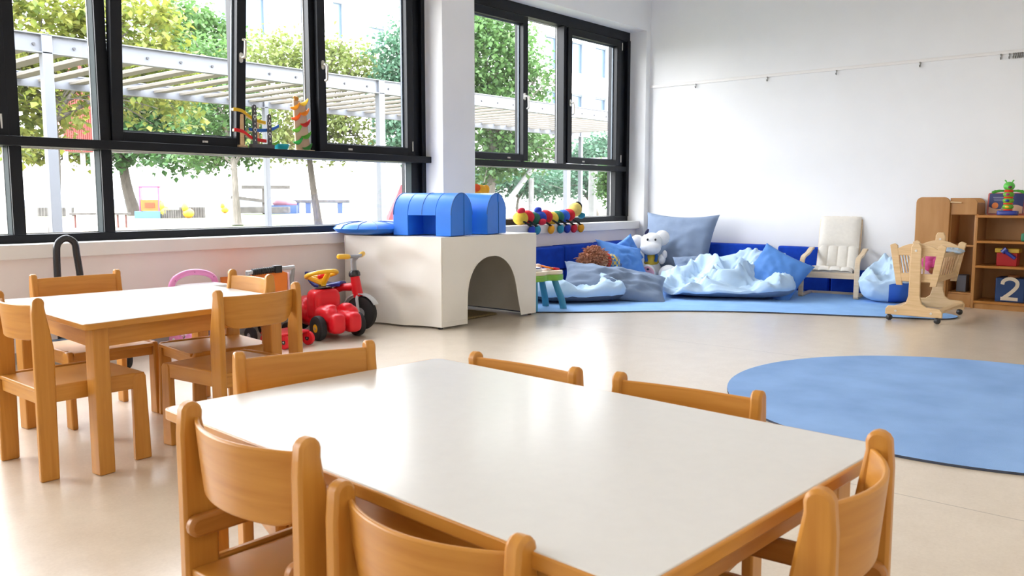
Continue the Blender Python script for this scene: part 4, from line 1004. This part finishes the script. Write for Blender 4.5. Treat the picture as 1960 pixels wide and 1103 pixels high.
for k in range(2): patch(rp, 'printed_line', [(-.13, .160-.016*k), (-.03, .160-.016*k), (-.03, .163-.016*k), (-.13, .163-.016*k)], plast('pagedark', (.15,.12,.12), .5), -.002)
# ------------------------------------------------------------------ outdoors
GZ = .35
def ground_mat():
    m, nt, p = nodes_mat('dry_lawn'); N, Lk = nt.nodes, nt.links
    tc = N.new('ShaderNodeTexCoord'); nz = N.new('ShaderNodeTexNoise'); nz.inputs['Scale'].default_value = .35; nz.inputs['Detail'].default_value = 8
    Lk.new(tc.outputs['Object'], nz.inputs['Vector']); cr = N.new('ShaderNodeValToRGB'); e = cr.color_ramp.elements
    e[0].position = .40; e[0].color = (.095, .13, .055, 1); e[1].position = .62; e[1].color = (.20, .165, .115, 1); e.new(.5).color = (.16, .145, .09, 1)
    Lk.new(nz.outputs['Fac'], cr.inputs['Fac']); Lk.new(cr.outputs['Color'], p.inputs['Base Color']); p.inputs['Roughness'].default_value = .95
    return m
struct('ground', M().box(-40, 110, 6.4, 120, GZ-.3, GZ), ground_mat(), 'dry lawn of the playground outside the windows', 'ground')
WW = mat('white_render', (.86, .86, .85), rough=.8, var=.02, scale=.6)
PW = mat('white_steel', (.125, .135, .155), rough=.5, var=.02)
SLM = mat('slat_grey_brown', (.15, .135, .115), rough=.75, var=.12, scale=5, stretch=(8, .6, 8))
SLW = mat('slat_white_face', (.45, .45, .46), rough=.6, var=.02)
# garden wall
a, b = Vector((2, 83)), Vector((46.5, 33.2)); d = (b-a).normalized(); nr = Vector((-d.y, d.x))
m = M(); m.prism([tuple(a), tuple(b), tuple(b+nr*.4), tuple(a+nr*.4)], XYZ, GZ, 5.2)
struct('wall_garden', m, WW, 'tall white boundary wall at the back of the playground', 'wall')
m = M(); m.prism([tuple(a-nr*.1), tuple(b-nr*.1), tuple(b), tuple(a)], XYZ, GZ, GZ+.55)
struct('trim_3', m, mat('grey_plinth', (.15, .165, .185), rough=.8), 'grey plinth along the foot of the boundary wall', 'plinth')

# pergola
pg = thing('pergola', 'white steel pergola with tilted slats running along the building outside', 'pergola', (0, 0, GZ))
def beam(y, z0, z1, x0=-1.2, x1=18.3):
    m = M(); m.box(x0, x1, y-.006, y+.006, z0, z1); m.box(x0, x1, y-.05, y+.05, z1-.012, z1); m.box(x0, x1, y-.05, y+.05, z0, z0+.012)
    o = obj('beam', m, PW, pg); return o
b1 = beam(10.0, 2.61-GZ, 2.815-GZ); b2 = beam(13.0, 2.60-GZ, 2.80-GZ)
bl = M(); 
for k in range(45): bl.cyl((-.9+.42*k, 9.975, 2.70-GZ), (-.9+.42*k, 10, 2.70-GZ), .016, 10)
obj('bolt', bl, mat('bolt_grey', (.045,.045,.05), rough=.5), b1)
for x, y in ((-.89, 10), (3.845, 10), (8.59, 10), (13.32, 10), (18.1, 10), (-.9, 13), (3.85, 13), (8.55, 13), (13.29, 13), (17.9, 13)):
    obj('post', M().box(x-(.055 if y < 11 else .04), x+(.055 if y < 11 else .04), y-.05, y+.05, 0, (2.815 if y < 11 else 2.80)-GZ), PW, pg, bevel=.006)
for k in range(45):
    x = -.9+.42*k
    m = M(); m.obox((x, 11.5, 2.70-GZ), (.235, 2.94, .034), (0, math.radians(-5), 0)); s_ = obj('slat', m, SLM, pg)
    m = M(); m.obox((x, 11.5, 2.720-GZ), (.243, 2.945, .006), (0, math.radians(-5), 0)); obj('slat_cover', m, SLW, s_)

# trees
BARK = mat('bark_grey', (.07, .06, .05), rough=.95, var=.35, scale=14, bump=.4, bscale=30, stretch=(2, 2, .4))
BARKL = mat('bark_pale', (.14, .125, .105), rough=.95, var=.3, scale=14, bump=.4, bscale=30, stretch=(2, 2, .4))
YG = leaf_mat('leaf_yellow_green', [(0.054,0.099,0.013), (0.117,0.162,0.023), (0.207,0.211,0.036), (0.135,0.171,0.027)])
DG = leaf_mat('leaf_deep_green', [(0.018,0.059,0.013), (0.034,0.099,0.023), (0.059,0.126,0.032)])
MG = leaf_mat('leaf_mid_green', [(0.041,0.099,0.027), (0.072,0.153,0.041), (0.117,0.189,0.059)])
OG = leaf_mat('leaf_autumn', [(0.063,0.126,0.027), (0.126,0.180,0.041), (0.162,0.189,0.054), (0.135,0.189,0.045), (0.248,0.126,0.045)])
BG = leaf_mat('leaf_blue_green', [(0.036,0.099,0.054), (0.068,0.153,0.090), (0.108,0.189,0.117)])
def tree(name, label, base, top, r0, crowns, nl, ls, lm, bark=BARK, seed=1, group='trees in the playground', nb=9, spread=1):
    rg_ = np.random.default_rng(seed); rr_ = random.Random(seed)
    t = thing(name, label, 'tree', (*base, GZ), group=group); B = Vector((*base, GZ)); T = Vector(top)-B
    tm = M(); mid = T*.5 + Vector((rr_.uniform(-.1,.1), rr_.uniform(-.1,.1), 0))
    tp = smoothpts([(0,0,0), T*.12+Vector((0,0,.0)), mid, T], 4); n = len(tp)
    tm.tube(tp, [r0*(1.25 if i == 0 else 1.0-.45*i/n) for i in range(n)], 10)
    for (cx_, cy_, cz_, rx, rz) in crowns:
        c = Vector((cx_, cy_, cz_))-B
        tm.tube(smoothpts([T*.92, T.lerp(c, .5)+Vector((0,0,.08)), c], 4), [r0*.5-(r0*.32)*i/8 for i in range(9)], 7)
        for k in range(nb):
            q = c + Vector((rr_.gauss(0,.55)*rx, rr_.gauss(0,.55)*rx, rr_.gauss(0,.5)*rz))
            s_ = T.lerp(c, rr_.uniform(.3,1))
            tm.tube(smoothpts([s_, s_.lerp(q, .5)+Vector((0,0,rr_.uniform(0,.15))), q], 3), [r0*.20, r0*.17, r0*.15, r0*.13, r0*.11, r0*.09, r0*.07], 5)
    obj('trunk', tm, bark, t)
    tot = sum(c[3]*c[3]*c[4] for c in crowns); V = []; F = []
    for (cx_, cy_, cz_, rx, rz) in crowns:
        k = int(nl*rx*rx*rz/tot)
        # leaf clusters
        nc = max(6, k//22); cc = rg_.normal(size=(nc, 3)); cc /= np.linalg.norm(cc, axis=1)[:, None]; cc *= rg_.uniform(.25, 1.0, (nc, 1))**.6
        ctr = np.array([cx_-base[0], cy_-base[1], cz_-GZ]) + cc*np.array([rx, rx, rz])
        p = ctr[rg_.integers(0, nc, k)] + rg_.normal(size=(k, 3))*np.array([.20*rx**.5, .20*rx**.5, .15*rz**.5])*spread
        # leaf: folded kite of two triangles pairs
        th = rg_.uniform(0, 2*np.pi, k); ph = rg_.normal(-.5, .5, k)
        d = np.stack([np.cos(th)*np.cos(ph), np.sin(th)*np.cos(ph), np.sin(ph)], 1)
        u = np.stack([-np.sin(th), np.cos(th), np.zeros(k)], 1); u = u + rg_.normal(size=(k, 3))*.35; u -= (u*d).sum(1)[:, None]*d; u /= np.linalg.norm(u, axis=1)[:, None]
        nn = np.cross(d, u); sz = ls*rg_.uniform(.65, 1.25, (k, 1))
        vs = np.stack([p, p+d*sz*.40+u*sz*.42+nn*sz*.10, p+d*sz, p+d*sz*.40-u*sz*.42+nn*sz*.10], 1).reshape(-1, 3)
        V.append(vs)
    V = np.concatenate(V); nf = len(V)//4
    me = bpy.data.meshes.new('foliage'); me.vertices.add(len(V)); me.vertices.foreach_set('co', V.astype(np.float32).ravel())
    idx = np.arange(nf)[:, None]*4 + np.array([0, 1, 2, 0, 2, 3])[None]
    me.loops.add(nf*6); me.loops.foreach_set('vertex_index', idx.ravel().astype(np.int32))
    me.polygons.add(nf*2); me.polygons.foreach_set('loop_start', (np.arange(nf*2)*3).astype(np.int32))
    me.update(calc_edges=True); me.materials.append(lm); me.validate()
    o = bpy.data.objects.new('foliage', me); COL.objects.link(o); o.parent = t
    return t
tree('leafy_tree', 'yellow-green tree just beyond the pergola at the left window', (5.80, 15.2), (5.95, 15.3, 2.5), .085,
     [(5.93,15.97,3.89,1.15,1.1), (5.45,16.15,2.64,.85,.85), (7.28,15.3,3.99,1.05,.9), (6.18,15.5,2.75,.65,.7), (7.6,14.9,3.0,.85,.75)], 9500, .135, YG, seed=2, nb=12)
tree('leafy_tree', 'small forked tree with a thin trunk rising from the timber edging, leftmost pane', (13.25, 34.2), (13.1, 34.2, 2.3), .085,
     [(12.6,34.4,2.9,.9,.55), (14.2,33.8,2.9,.8,.5)], 1800, .22, YG, seed=12, spread=1.3)
tree('leafy_tree', 'dark green maple whose thick leaning trunk stands in the lower left pane', (15.26, 32.2), (14.82, 32.1, 2.7), .26,
     [(15.47,31.8,3.38,1.9,.95), (15.4,28.92,2.6,1.2,.6), (14.23,31.56,2.6,.85,.6), (16.2,31.44,4.76,2.2,1.3)], 8000, .23, DG, seed=3, spread=1.3)
tree('leafy_tree', 'mid green tree with a slim straight trunk before the weathered water-play frame', (11.55, 18.91), (11.62, 19.1, 2.0), .115,
     [(12.09,20.23,3.06,1.15,1.05), (11.35,20.06,2.15,.75,.35), (12.17,19.2,2.15,.5,.3), (12.2,21.11,4.49,.9,.75)], 8000, .125, MG, BARKL, seed=4, spread=1.2)
tree('leafy_tree', 'autumn-tinted tree with a leaning trunk right of the slim one', (12.87, 17.38), (12.70, 17.5, 2.25), .115,
     [(12.6,18.34,4.4,1.15,.75), (13.27,17.54,4.4,.85,.62), (12.28,17.55,2.33,.95,.36), (12.94,16.77,2.26,.5,.35), (13.86,16.84,4.25,.8,.6), (12.54,17.36,2.95,1.05,.6), (13.4,16.42,2.7,.66,.52)], 9500, .115, OG, seed=5, spread=1.15)
tree('leafy_tree', 'blue-green tree at the right end of the wide window', (13.85, 15.0), (13.8, 15.2, 2.2), .10,
     [(13.9,15.34,4.2,.66,1.0), (13.72,15.25,2.55,.55,.55), (13.75,15.42,3.45,.55,.62)], 6500, .11, BG, seed=6, spread=1.1)
tree('leafy_tree', 'big lush green tree filling the left sash of the corner window', (16.4, 14.9), (16.6, 14.9, 2.2), .16,
     [(16.8,15.3,4.85,1.3,1.3), (16.9,14.9,3.1,.95,1.0), (17.9,14.5,4.2,.55,.65), (17.2,14.5,2.3,1.05,.6), (16.3,14.8,1.75,.6,.45)], 14000, .135, MG, BARKL, seed=7, spread=1.2)
tree('leafy_tree', 'far hazy green tree behind the slanted posts in the corner window', (25.4, 17.7), (25.0, 17.8, 1.9), .12,
     [(24.68,17.72,2.2,1.35,.7), (25.52,19.77,1.8,1.0,.7), (25.09,17.33,2.7,.8,.7)], 6000, .15, BG, BARKL, seed=8, spread=1.3)
tree('leafy_tree', 'low pale bushy tree behind the leaning post in the corner window', (20.9, 17.6), (20.9, 17.6, 1.1), .06,
     [(20.39,18.02,1.65,.95,.5), (21.2,17.07,1.55,.8,.5), (19.94,18.52,1.45,.55,.4)], 2600, .15, BG, BARKL, seed=21, spread=1.2)
tree('leafy_tree', 'low pale bushy tree with a crooked trunk left of the thick pale post', (22.4, 15.75), (22.25, 15.9, 1.1), .10,
     [(22.3,15.8,1.65,.65,.5), (21.82,14.76,1.4,.35,.4), (22.67,16.91,1.6,.55,.45)], 2000, .14, BG, seed=22, spread=1.2)
tree('leafy_tree', 'narrow bright green tree at the far right of the corner window', (20.25, 13.66), (20.2, 13.65, 1.0), .05,
     [(20.16,13.64,1.50,.30,.6)], 1500, .10, MG, seed=9)
tree('leafy_tree', 'tall pale green tree rising behind the maple towards the apartment block', (33.4, 58.7), (33.3, 58.7, 9.0), .3,
     [(32.4,58.7,12.7,3.0,2.5), (35,58.3,12.2,2.3,2.1), (33.5,58.5,9.8,2.9,1.9)], 7500, .42, MG, seed=10, spread=1.6)

# apartment buildings
def facade(name, label, x0, x1, y, z1, wins, depth=9, dark=(.06,.10,.15)):
    t = thing(name, label, 'building', ((x0+x1)/2, y, GZ), group='apartment buildings beyond the playground'); xm = (x0+x1)/2
    xs = sorted({x0, x1} | {w[0] for w in wins} | {w[1] for w in wins}); zs = sorted({GZ, z1} | {w[2] for w in wins} | {w[3] for w in wins})
    m = M()
    for i in range(len(xs)-1):
        for j in range(len(zs)-1):
            cx_, cz_ = (xs[i]+xs[i+1])/2, (zs[j]+zs[j+1])/2
            if any(w[0] < cx_ < w[1] and w[2] < cz_ < w[3] for w in wins): continue
            m.add([(xs[i]-xm, 0, zs[j]-GZ), (xs[i+1]-xm, 0, zs[j]-GZ), (xs[i+1]-xm, 0, zs[j+1]-GZ), (xs[i]-xm, 0, zs[j+1]-GZ)], [(0,1,2,3)])
    for w in wins:
        a0, a1, b0, b1 = w[0]-xm, w[1]-xm, w[2]-GZ, w[3]-GZ; dp_ = w[4] if len(w) > 4 else .22
        m.add([(a0,0,b0),(a1,0,b0),(a1,dp_,b0),(a0,dp_,b0),(a0,0,b1),(a1,0,b1),(a1,dp_,b1),(a0,dp_,b1)], [(0,1,2,3),(4,5,6,7)[::-1],(0,3,7,4),(1,5,6,2)])
    X_ = [(x0-xm, 0), (x1-xm, 0), (x1-xm, depth), (x0-xm, depth)]
    m.add([(x, yy, 0) for x, yy in X_] + [(x, yy, z1-GZ) for x, yy in X_], [(4,5,6,7), (1,2,6,5), (3,0,4,7), (2,3,7,6)])
    obj('walls', m, WW, t, weld=True)
    for w in wins:
        a0, a1, b0, b1 = w[0]-xm, w[1]-xm, w[2]-GZ, w[3]-GZ; dp_ = w[4] if len(w) > 4 else .22
        g = obj('window', M().box(a0, a1, dp_-.03, dp_, b0, b1), mat('window_blue_glass', dark, rough=.15, var=.1, scale=.6), t)
        f_ = M(); rect_frame(f_, a0, a1, b0, b1, dp_-.09, dp_-.03, .07, .07, .07, .07); obj('window_frame', f_, mat('win_frame_grey', (.12,.15,.19), rough=.5), g)
    return t
wn = []
for z0, z1 in ((6.35, 7.72), (4.15, 5.50), (8.55, 9.9)):
    for x in (24.6, 26.45, 28.35, 30.15, 31.95, 33.85): wn.append((x-.62, x+.42, z0, z1))
facade('apartment_building', 'white apartment block with small square windows seen through the corner window', 23.5, 44, 22, 14, wn, 5)
facade('apartment_building', 'white apartment block with deep balconies above the trees in the wide window', 36.7, 90, 67.5, 38,
       [(40.05, 44.85, 15.52, 18.97, 0.45), (48.0, 51.45, 17.25, 20.77, 0.45), (52.28, 53.62, 16.43, 19.88, 0.45), (58.95, 63.75, 19.27, 21.82, 0.45), (57.0, 61.5, 16.27, 18.22, 0.45), (40.05, 44.85, 21.97, 25.43, 0.45), (48.0, 51.45, 23.77, 27.38, 0.45)])

# playground furniture
GREYW = mat('weathered_timber', (.09, .082, .075), rough=.9, var=.3, scale=6, bump=.3, bscale=20)
tw = thing('climbing_tower', 'red corrugated play tower half hidden behind the yellow-green tree', 'play tower', (10.05, 24.2, GZ))
m = M(); 
for k in range(16): m.box(-.42+.0525*k, -.42+.0525*k+.036, -.02, .0, 1.95, 4.35)
m.box(-.42, .42, 0, .8, 1.95, 4.35); obj('cladding', m, mat('tower_red', (.20,.035,.028), rough=.5), tw)
for x in (-.36, .36):
    for y in (.08, .72): obj('leg', M().box(x-.05, x+.05, y-.05, y+.05, 0, 1.95), SLW, tw)
bn = thing('garden_bench', 'low wooden bench with thin red legs on the lawn, left pane', 'bench', (8.95, 19.95, GZ), math.radians(-38))
obj('seat_board', M().box(-.9, .36, -.16, .16, .30, .345), GREYW, bn)
for x in (-.8, .12, .30): obj('leg', M().cyl((x, -.1, 0), (x, -.1, .3), .02, 8), mat('leg_red', (.11,.03,.025), rough=.6), bn)
pc = thing('toy_playhouse', 'small pink and orange plastic playhouse in the sandpit', 'playhouse', (13.80, 27.75, GZ), math.radians(-36))
obj('wall_panel', M().box(-.35, .20, -.2, .2, .25, .55).box(-.35, .20, -.2, -.16, .55, .62), plast('o1', (0.255,0.099,0.012)), pc); obj('roof_frame', M().box(-.40, -.36, -.2, .2, .2, 1.08).box(.19, .23, -.2, .2, .2, 1.08).box(-.40, .23, -.2, .2, 1.02, 1.08), plast('pinkframe', (.26,.05,.13)), pc); obj('base', M().box(-.55, .25, -.25, .25, 0, .24), plast('skyblue', (0.060,0.135,0.216)), pc); obj('shutter', M().box(-.22, .08, -.23, -.2, .36, .52), plast('redorange', (0.240,0.036,0.006)), pc)
for nm, lb, x, y, cc_, sz in (('sand_toy', 'yellow ride-on toy beside the pink plastic playhouse', 14.10, 27.55, (.55,.42,.03), .28), ('sand_toy', 'yellow sand toy at the right end of the sandpit edge', 14.62, 26.95, (.55,.27,.02), .24), ('sand_toy', 'orange ball-shaped toy alone on the grass right of the upright logs', 20.4, 34.4, (.80,.33,.02), .22)):
    o = obj(nm, M().ell((0, 0, sz*.7), (sz*.8, sz*.6, sz*.7)).ell((-sz*.5, 0, sz*1.5), (sz*.45, sz*.4, sz*.6)), plast('sand'+lb[:8], cc_), loc=(x, y, GZ)); tag(o, lb, 'toy')
def logs(label, x, y, w_, h_, deg, n=10):
    t = thing('log_edging', label, 'log edging', (x, y, GZ), math.radians(deg), 'timber edgings on the lawn')
    for k in range(n): xx = -w_/2 + w_*(k+.5)/n; obj('log', M().cyl((xx, 0, 0), (xx, .02, h_), w_/n*.52, 10), GREYW, t)
logs('row of upright logs between the sandpit and the slim trunk', 15.0, 27.4, .85, .36, -40); logs('row of short logs in front of the sand toys', 14.15, 27.3, .75, .28, -40)
logs('long timber edging on the sandy mound, leftmost pane', 12.9, 33.5, 1.35, .32, -50, 12)
wt = thing('water_play_frame', 'weathered wooden water-play frame with stacked troughs', 'play equipment', (20.3, 31.0, GZ), math.radians(-42))
obj('trough', M().box(-.95, 1.0, -.18, .18, 1.05, 1.20), GREYW, wt); obj('trough', M().obox((-.65, 0, .62), (1.5, .3, .13), (0, .12, 0)), GREYW, wt); obj('trough', M().box(-1.0, .95, -.3, .3, .05, .30), GREYW, wt)
for x in (-.1, .1): obj('post', M().box(x-.05, x+.05, -.06, .06, 0, 1.05), GREYW, wt)
tbm = thing('garden_table', 'low blue-legged play table with plank top beside the water-play frame', 'table', (23.2, 31.3, GZ), math.radians(-42))
obj('table_top', M().box(-1.35, 1.35, -.25, .25, .46, .58), GREYW, tbm)
for x in (-.95, -.45, .95): obj('leg', M().box(x-.1, x+.1, -.2, .2, 0, .46), plast('bluep', (0.045,0.075,0.180)), tbm)
bx = thing('sand_crate', 'blue crate heaped with pink toys next to the plank table', 'crate', (21.6, 31.6, GZ), math.radians(-42))
obj('crate', M().box(-.55, .55, -.3, .3, 0, .36), plast('crateblue', (0.048,0.084,0.186)), bx); obj('toys', M().ell((-.15, 0, .48), (.35, .25, .22)).ell((.25, 0, .42), (.3, .2, .16)), plast('pinkheap', (0.234,0.105,0.126)), bx)
tag(obj('lamp_pole', M().cyl((15.5, 19.1, GZ), (15.5, 19.1, 6), .035, 12), mat('pole_grey', (.33,.36,.42), rough=.5)), 'thin grey pole standing on the lawn right of the leaning trunk', 'pole')
tag(obj('gate_post', M().box(5.47, 5.57, 12.6, 12.7, GZ, 1.75), WW, bevel=.01), 'short white post behind the pergola in the leftmost pane', 'post')
tag(obj('play_tent', M().lathe([(.55, 0), (.02, 1.1)], (18.0, 20.0, GZ), 6), mat('tent_red', (.20,.03,.04), rough=.8), smooth=0), 'small red pointed play tent at the right edge of the wide window', 'tent')
def pole(label, p0, p1, r_): tag(obj('climbing_post', M().cyl(p0, p1, r_, 10), mat('pale_timber', (.20,.20,.20), rough=.8, var=.15)), label, 'post', 'pale climbing-frame posts')
pole('pale climbing post leaning to the right before the lush tree', (15.75, 12.2+2.0, GZ), (17.1, 14.0, 1.75), .075); pole('upright pale climbing post beside the leaning one', (17.05, 13.95, GZ), (17.05, 13.95, 1.55), .07)
pole('thick pale post at the far right of the corner window', (20.7, 14.6, GZ), (20.75, 14.6, 2.1), .13); pole('horizontal pale bar high in the corner window', (17.4, 14.6, 1.95), (21.3, 14.5, 2.15), .10)
fc = thing('picket_fence', 'pale picket fence far behind the caterpillar toy', 'fence', (30, 20.6, GZ), 0)
obj('fence_rail', M().box(-6, 6, -.03, .03, .25, .33).box(-6, 6, -.03, .03, .75, .83), SLW, fc); 
pk = M()
for k in range(60): pk.box(-5.95+.2*k, -5.83+.2*k, -.05, -.03, .05, 1.0)
obj('pickets', pk, SLW, fc)
# ------------------------------------------------------------------ light, sky, camera
wd = bpy.data.worlds.new('overcast_sky'); S.world = wd; wd.use_nodes = True
nt = wd.node_tree; N, Lk = nt.nodes, nt.links
bg = N['Background']; tc = N.new('ShaderNodeTexCoord'); sx = N.new('ShaderNodeSeparateXYZ'); Lk.new(tc.outputs['Generated'], sx.inputs[0])
cr = N.new('ShaderNodeValToRGB'); cr.color_ramp.elements[0].position = .0; cr.color_ramp.elements[0].color = (1, 1, 1, 1); cr.color_ramp.elements[1].position = .9; cr.color_ramp.elements[1].color = (.84, .90, 1, 1)
Lk.new(sx.outputs['Z'], cr.inputs['Fac']); Lk.new(cr.outputs['Color'], bg.inputs['Color']); bg.inputs['Strength'].default_value = 7.5
def portal(x0, x1, z0, z1):
    l = bpy.data.lights.new('daylight_portal', 'AREA'); l.shape = 'RECTANGLE'; l.size = x1-x0; l.size_y = z1-z0; l.cycles.is_portal = True
    o = bpy.data.objects.new('daylight_portal', l); COL.objects.link(o); o.location = ((x0+x1)/2, 6.16, (z0+z1)/2); o.rotation_euler = (-PI/2, 0, 0)
portal(-3.2, 5.64, .76, 3.08); portal(6.09, 9.19, .76, 3.08)
def fill_light(x, y):  # added fill: unseen area light under the ceiling that brightens the room's shaded side
    l = bpy.data.lights.new('fill_light', 'AREA'); l.shape = 'RECTANGLE'; l.size = 1.25; l.size_y = .3; l.energy = 5; l.color = (1, .93, .86)
    o = bpy.data.objects.new('fill_light', l); COL.objects.link(o); o.location = (x, y, 3.46)
for x in (-1.8, .6, 3.0): 
    for y in (-1.9, .2): fill_light(x, y)
cam = bpy.data.cameras.new('camera'); co = bpy.data.objects.new('camera', cam); COL.objects.link(co); S.camera = co
co.location = (0, 0, 1.05); co.rotation_euler = (math.radians(90-6.1393), 0, math.radians(40.5902-90))
cam.sensor_width = 36; cam.sensor_fit = 'HORIZONTAL'; cam.lens = 1613/1960*36; cam.clip_end = 400
cam.dof.use_dof = True; cam.dof.focus_distance = 5.5; cam.dof.aperture_fstop = 11
S.view_settings.view_transform = 'Standard'; S.view_settings.look = 'None'; S.view_settings.gamma = 1; S.view_settings.use_curve_mapping = False
S.view_settings.exposure = 1.08
cy = S.cycles; cy.use_denoising = True; cy.max_bounces = 9; cy.diffuse_bounces = 6; cy.glossy_bounces = 4; cy.transparent_max_bounces = 16; cy.sample_clamp_indirect = 8
cy.use_adaptive_sampling = True
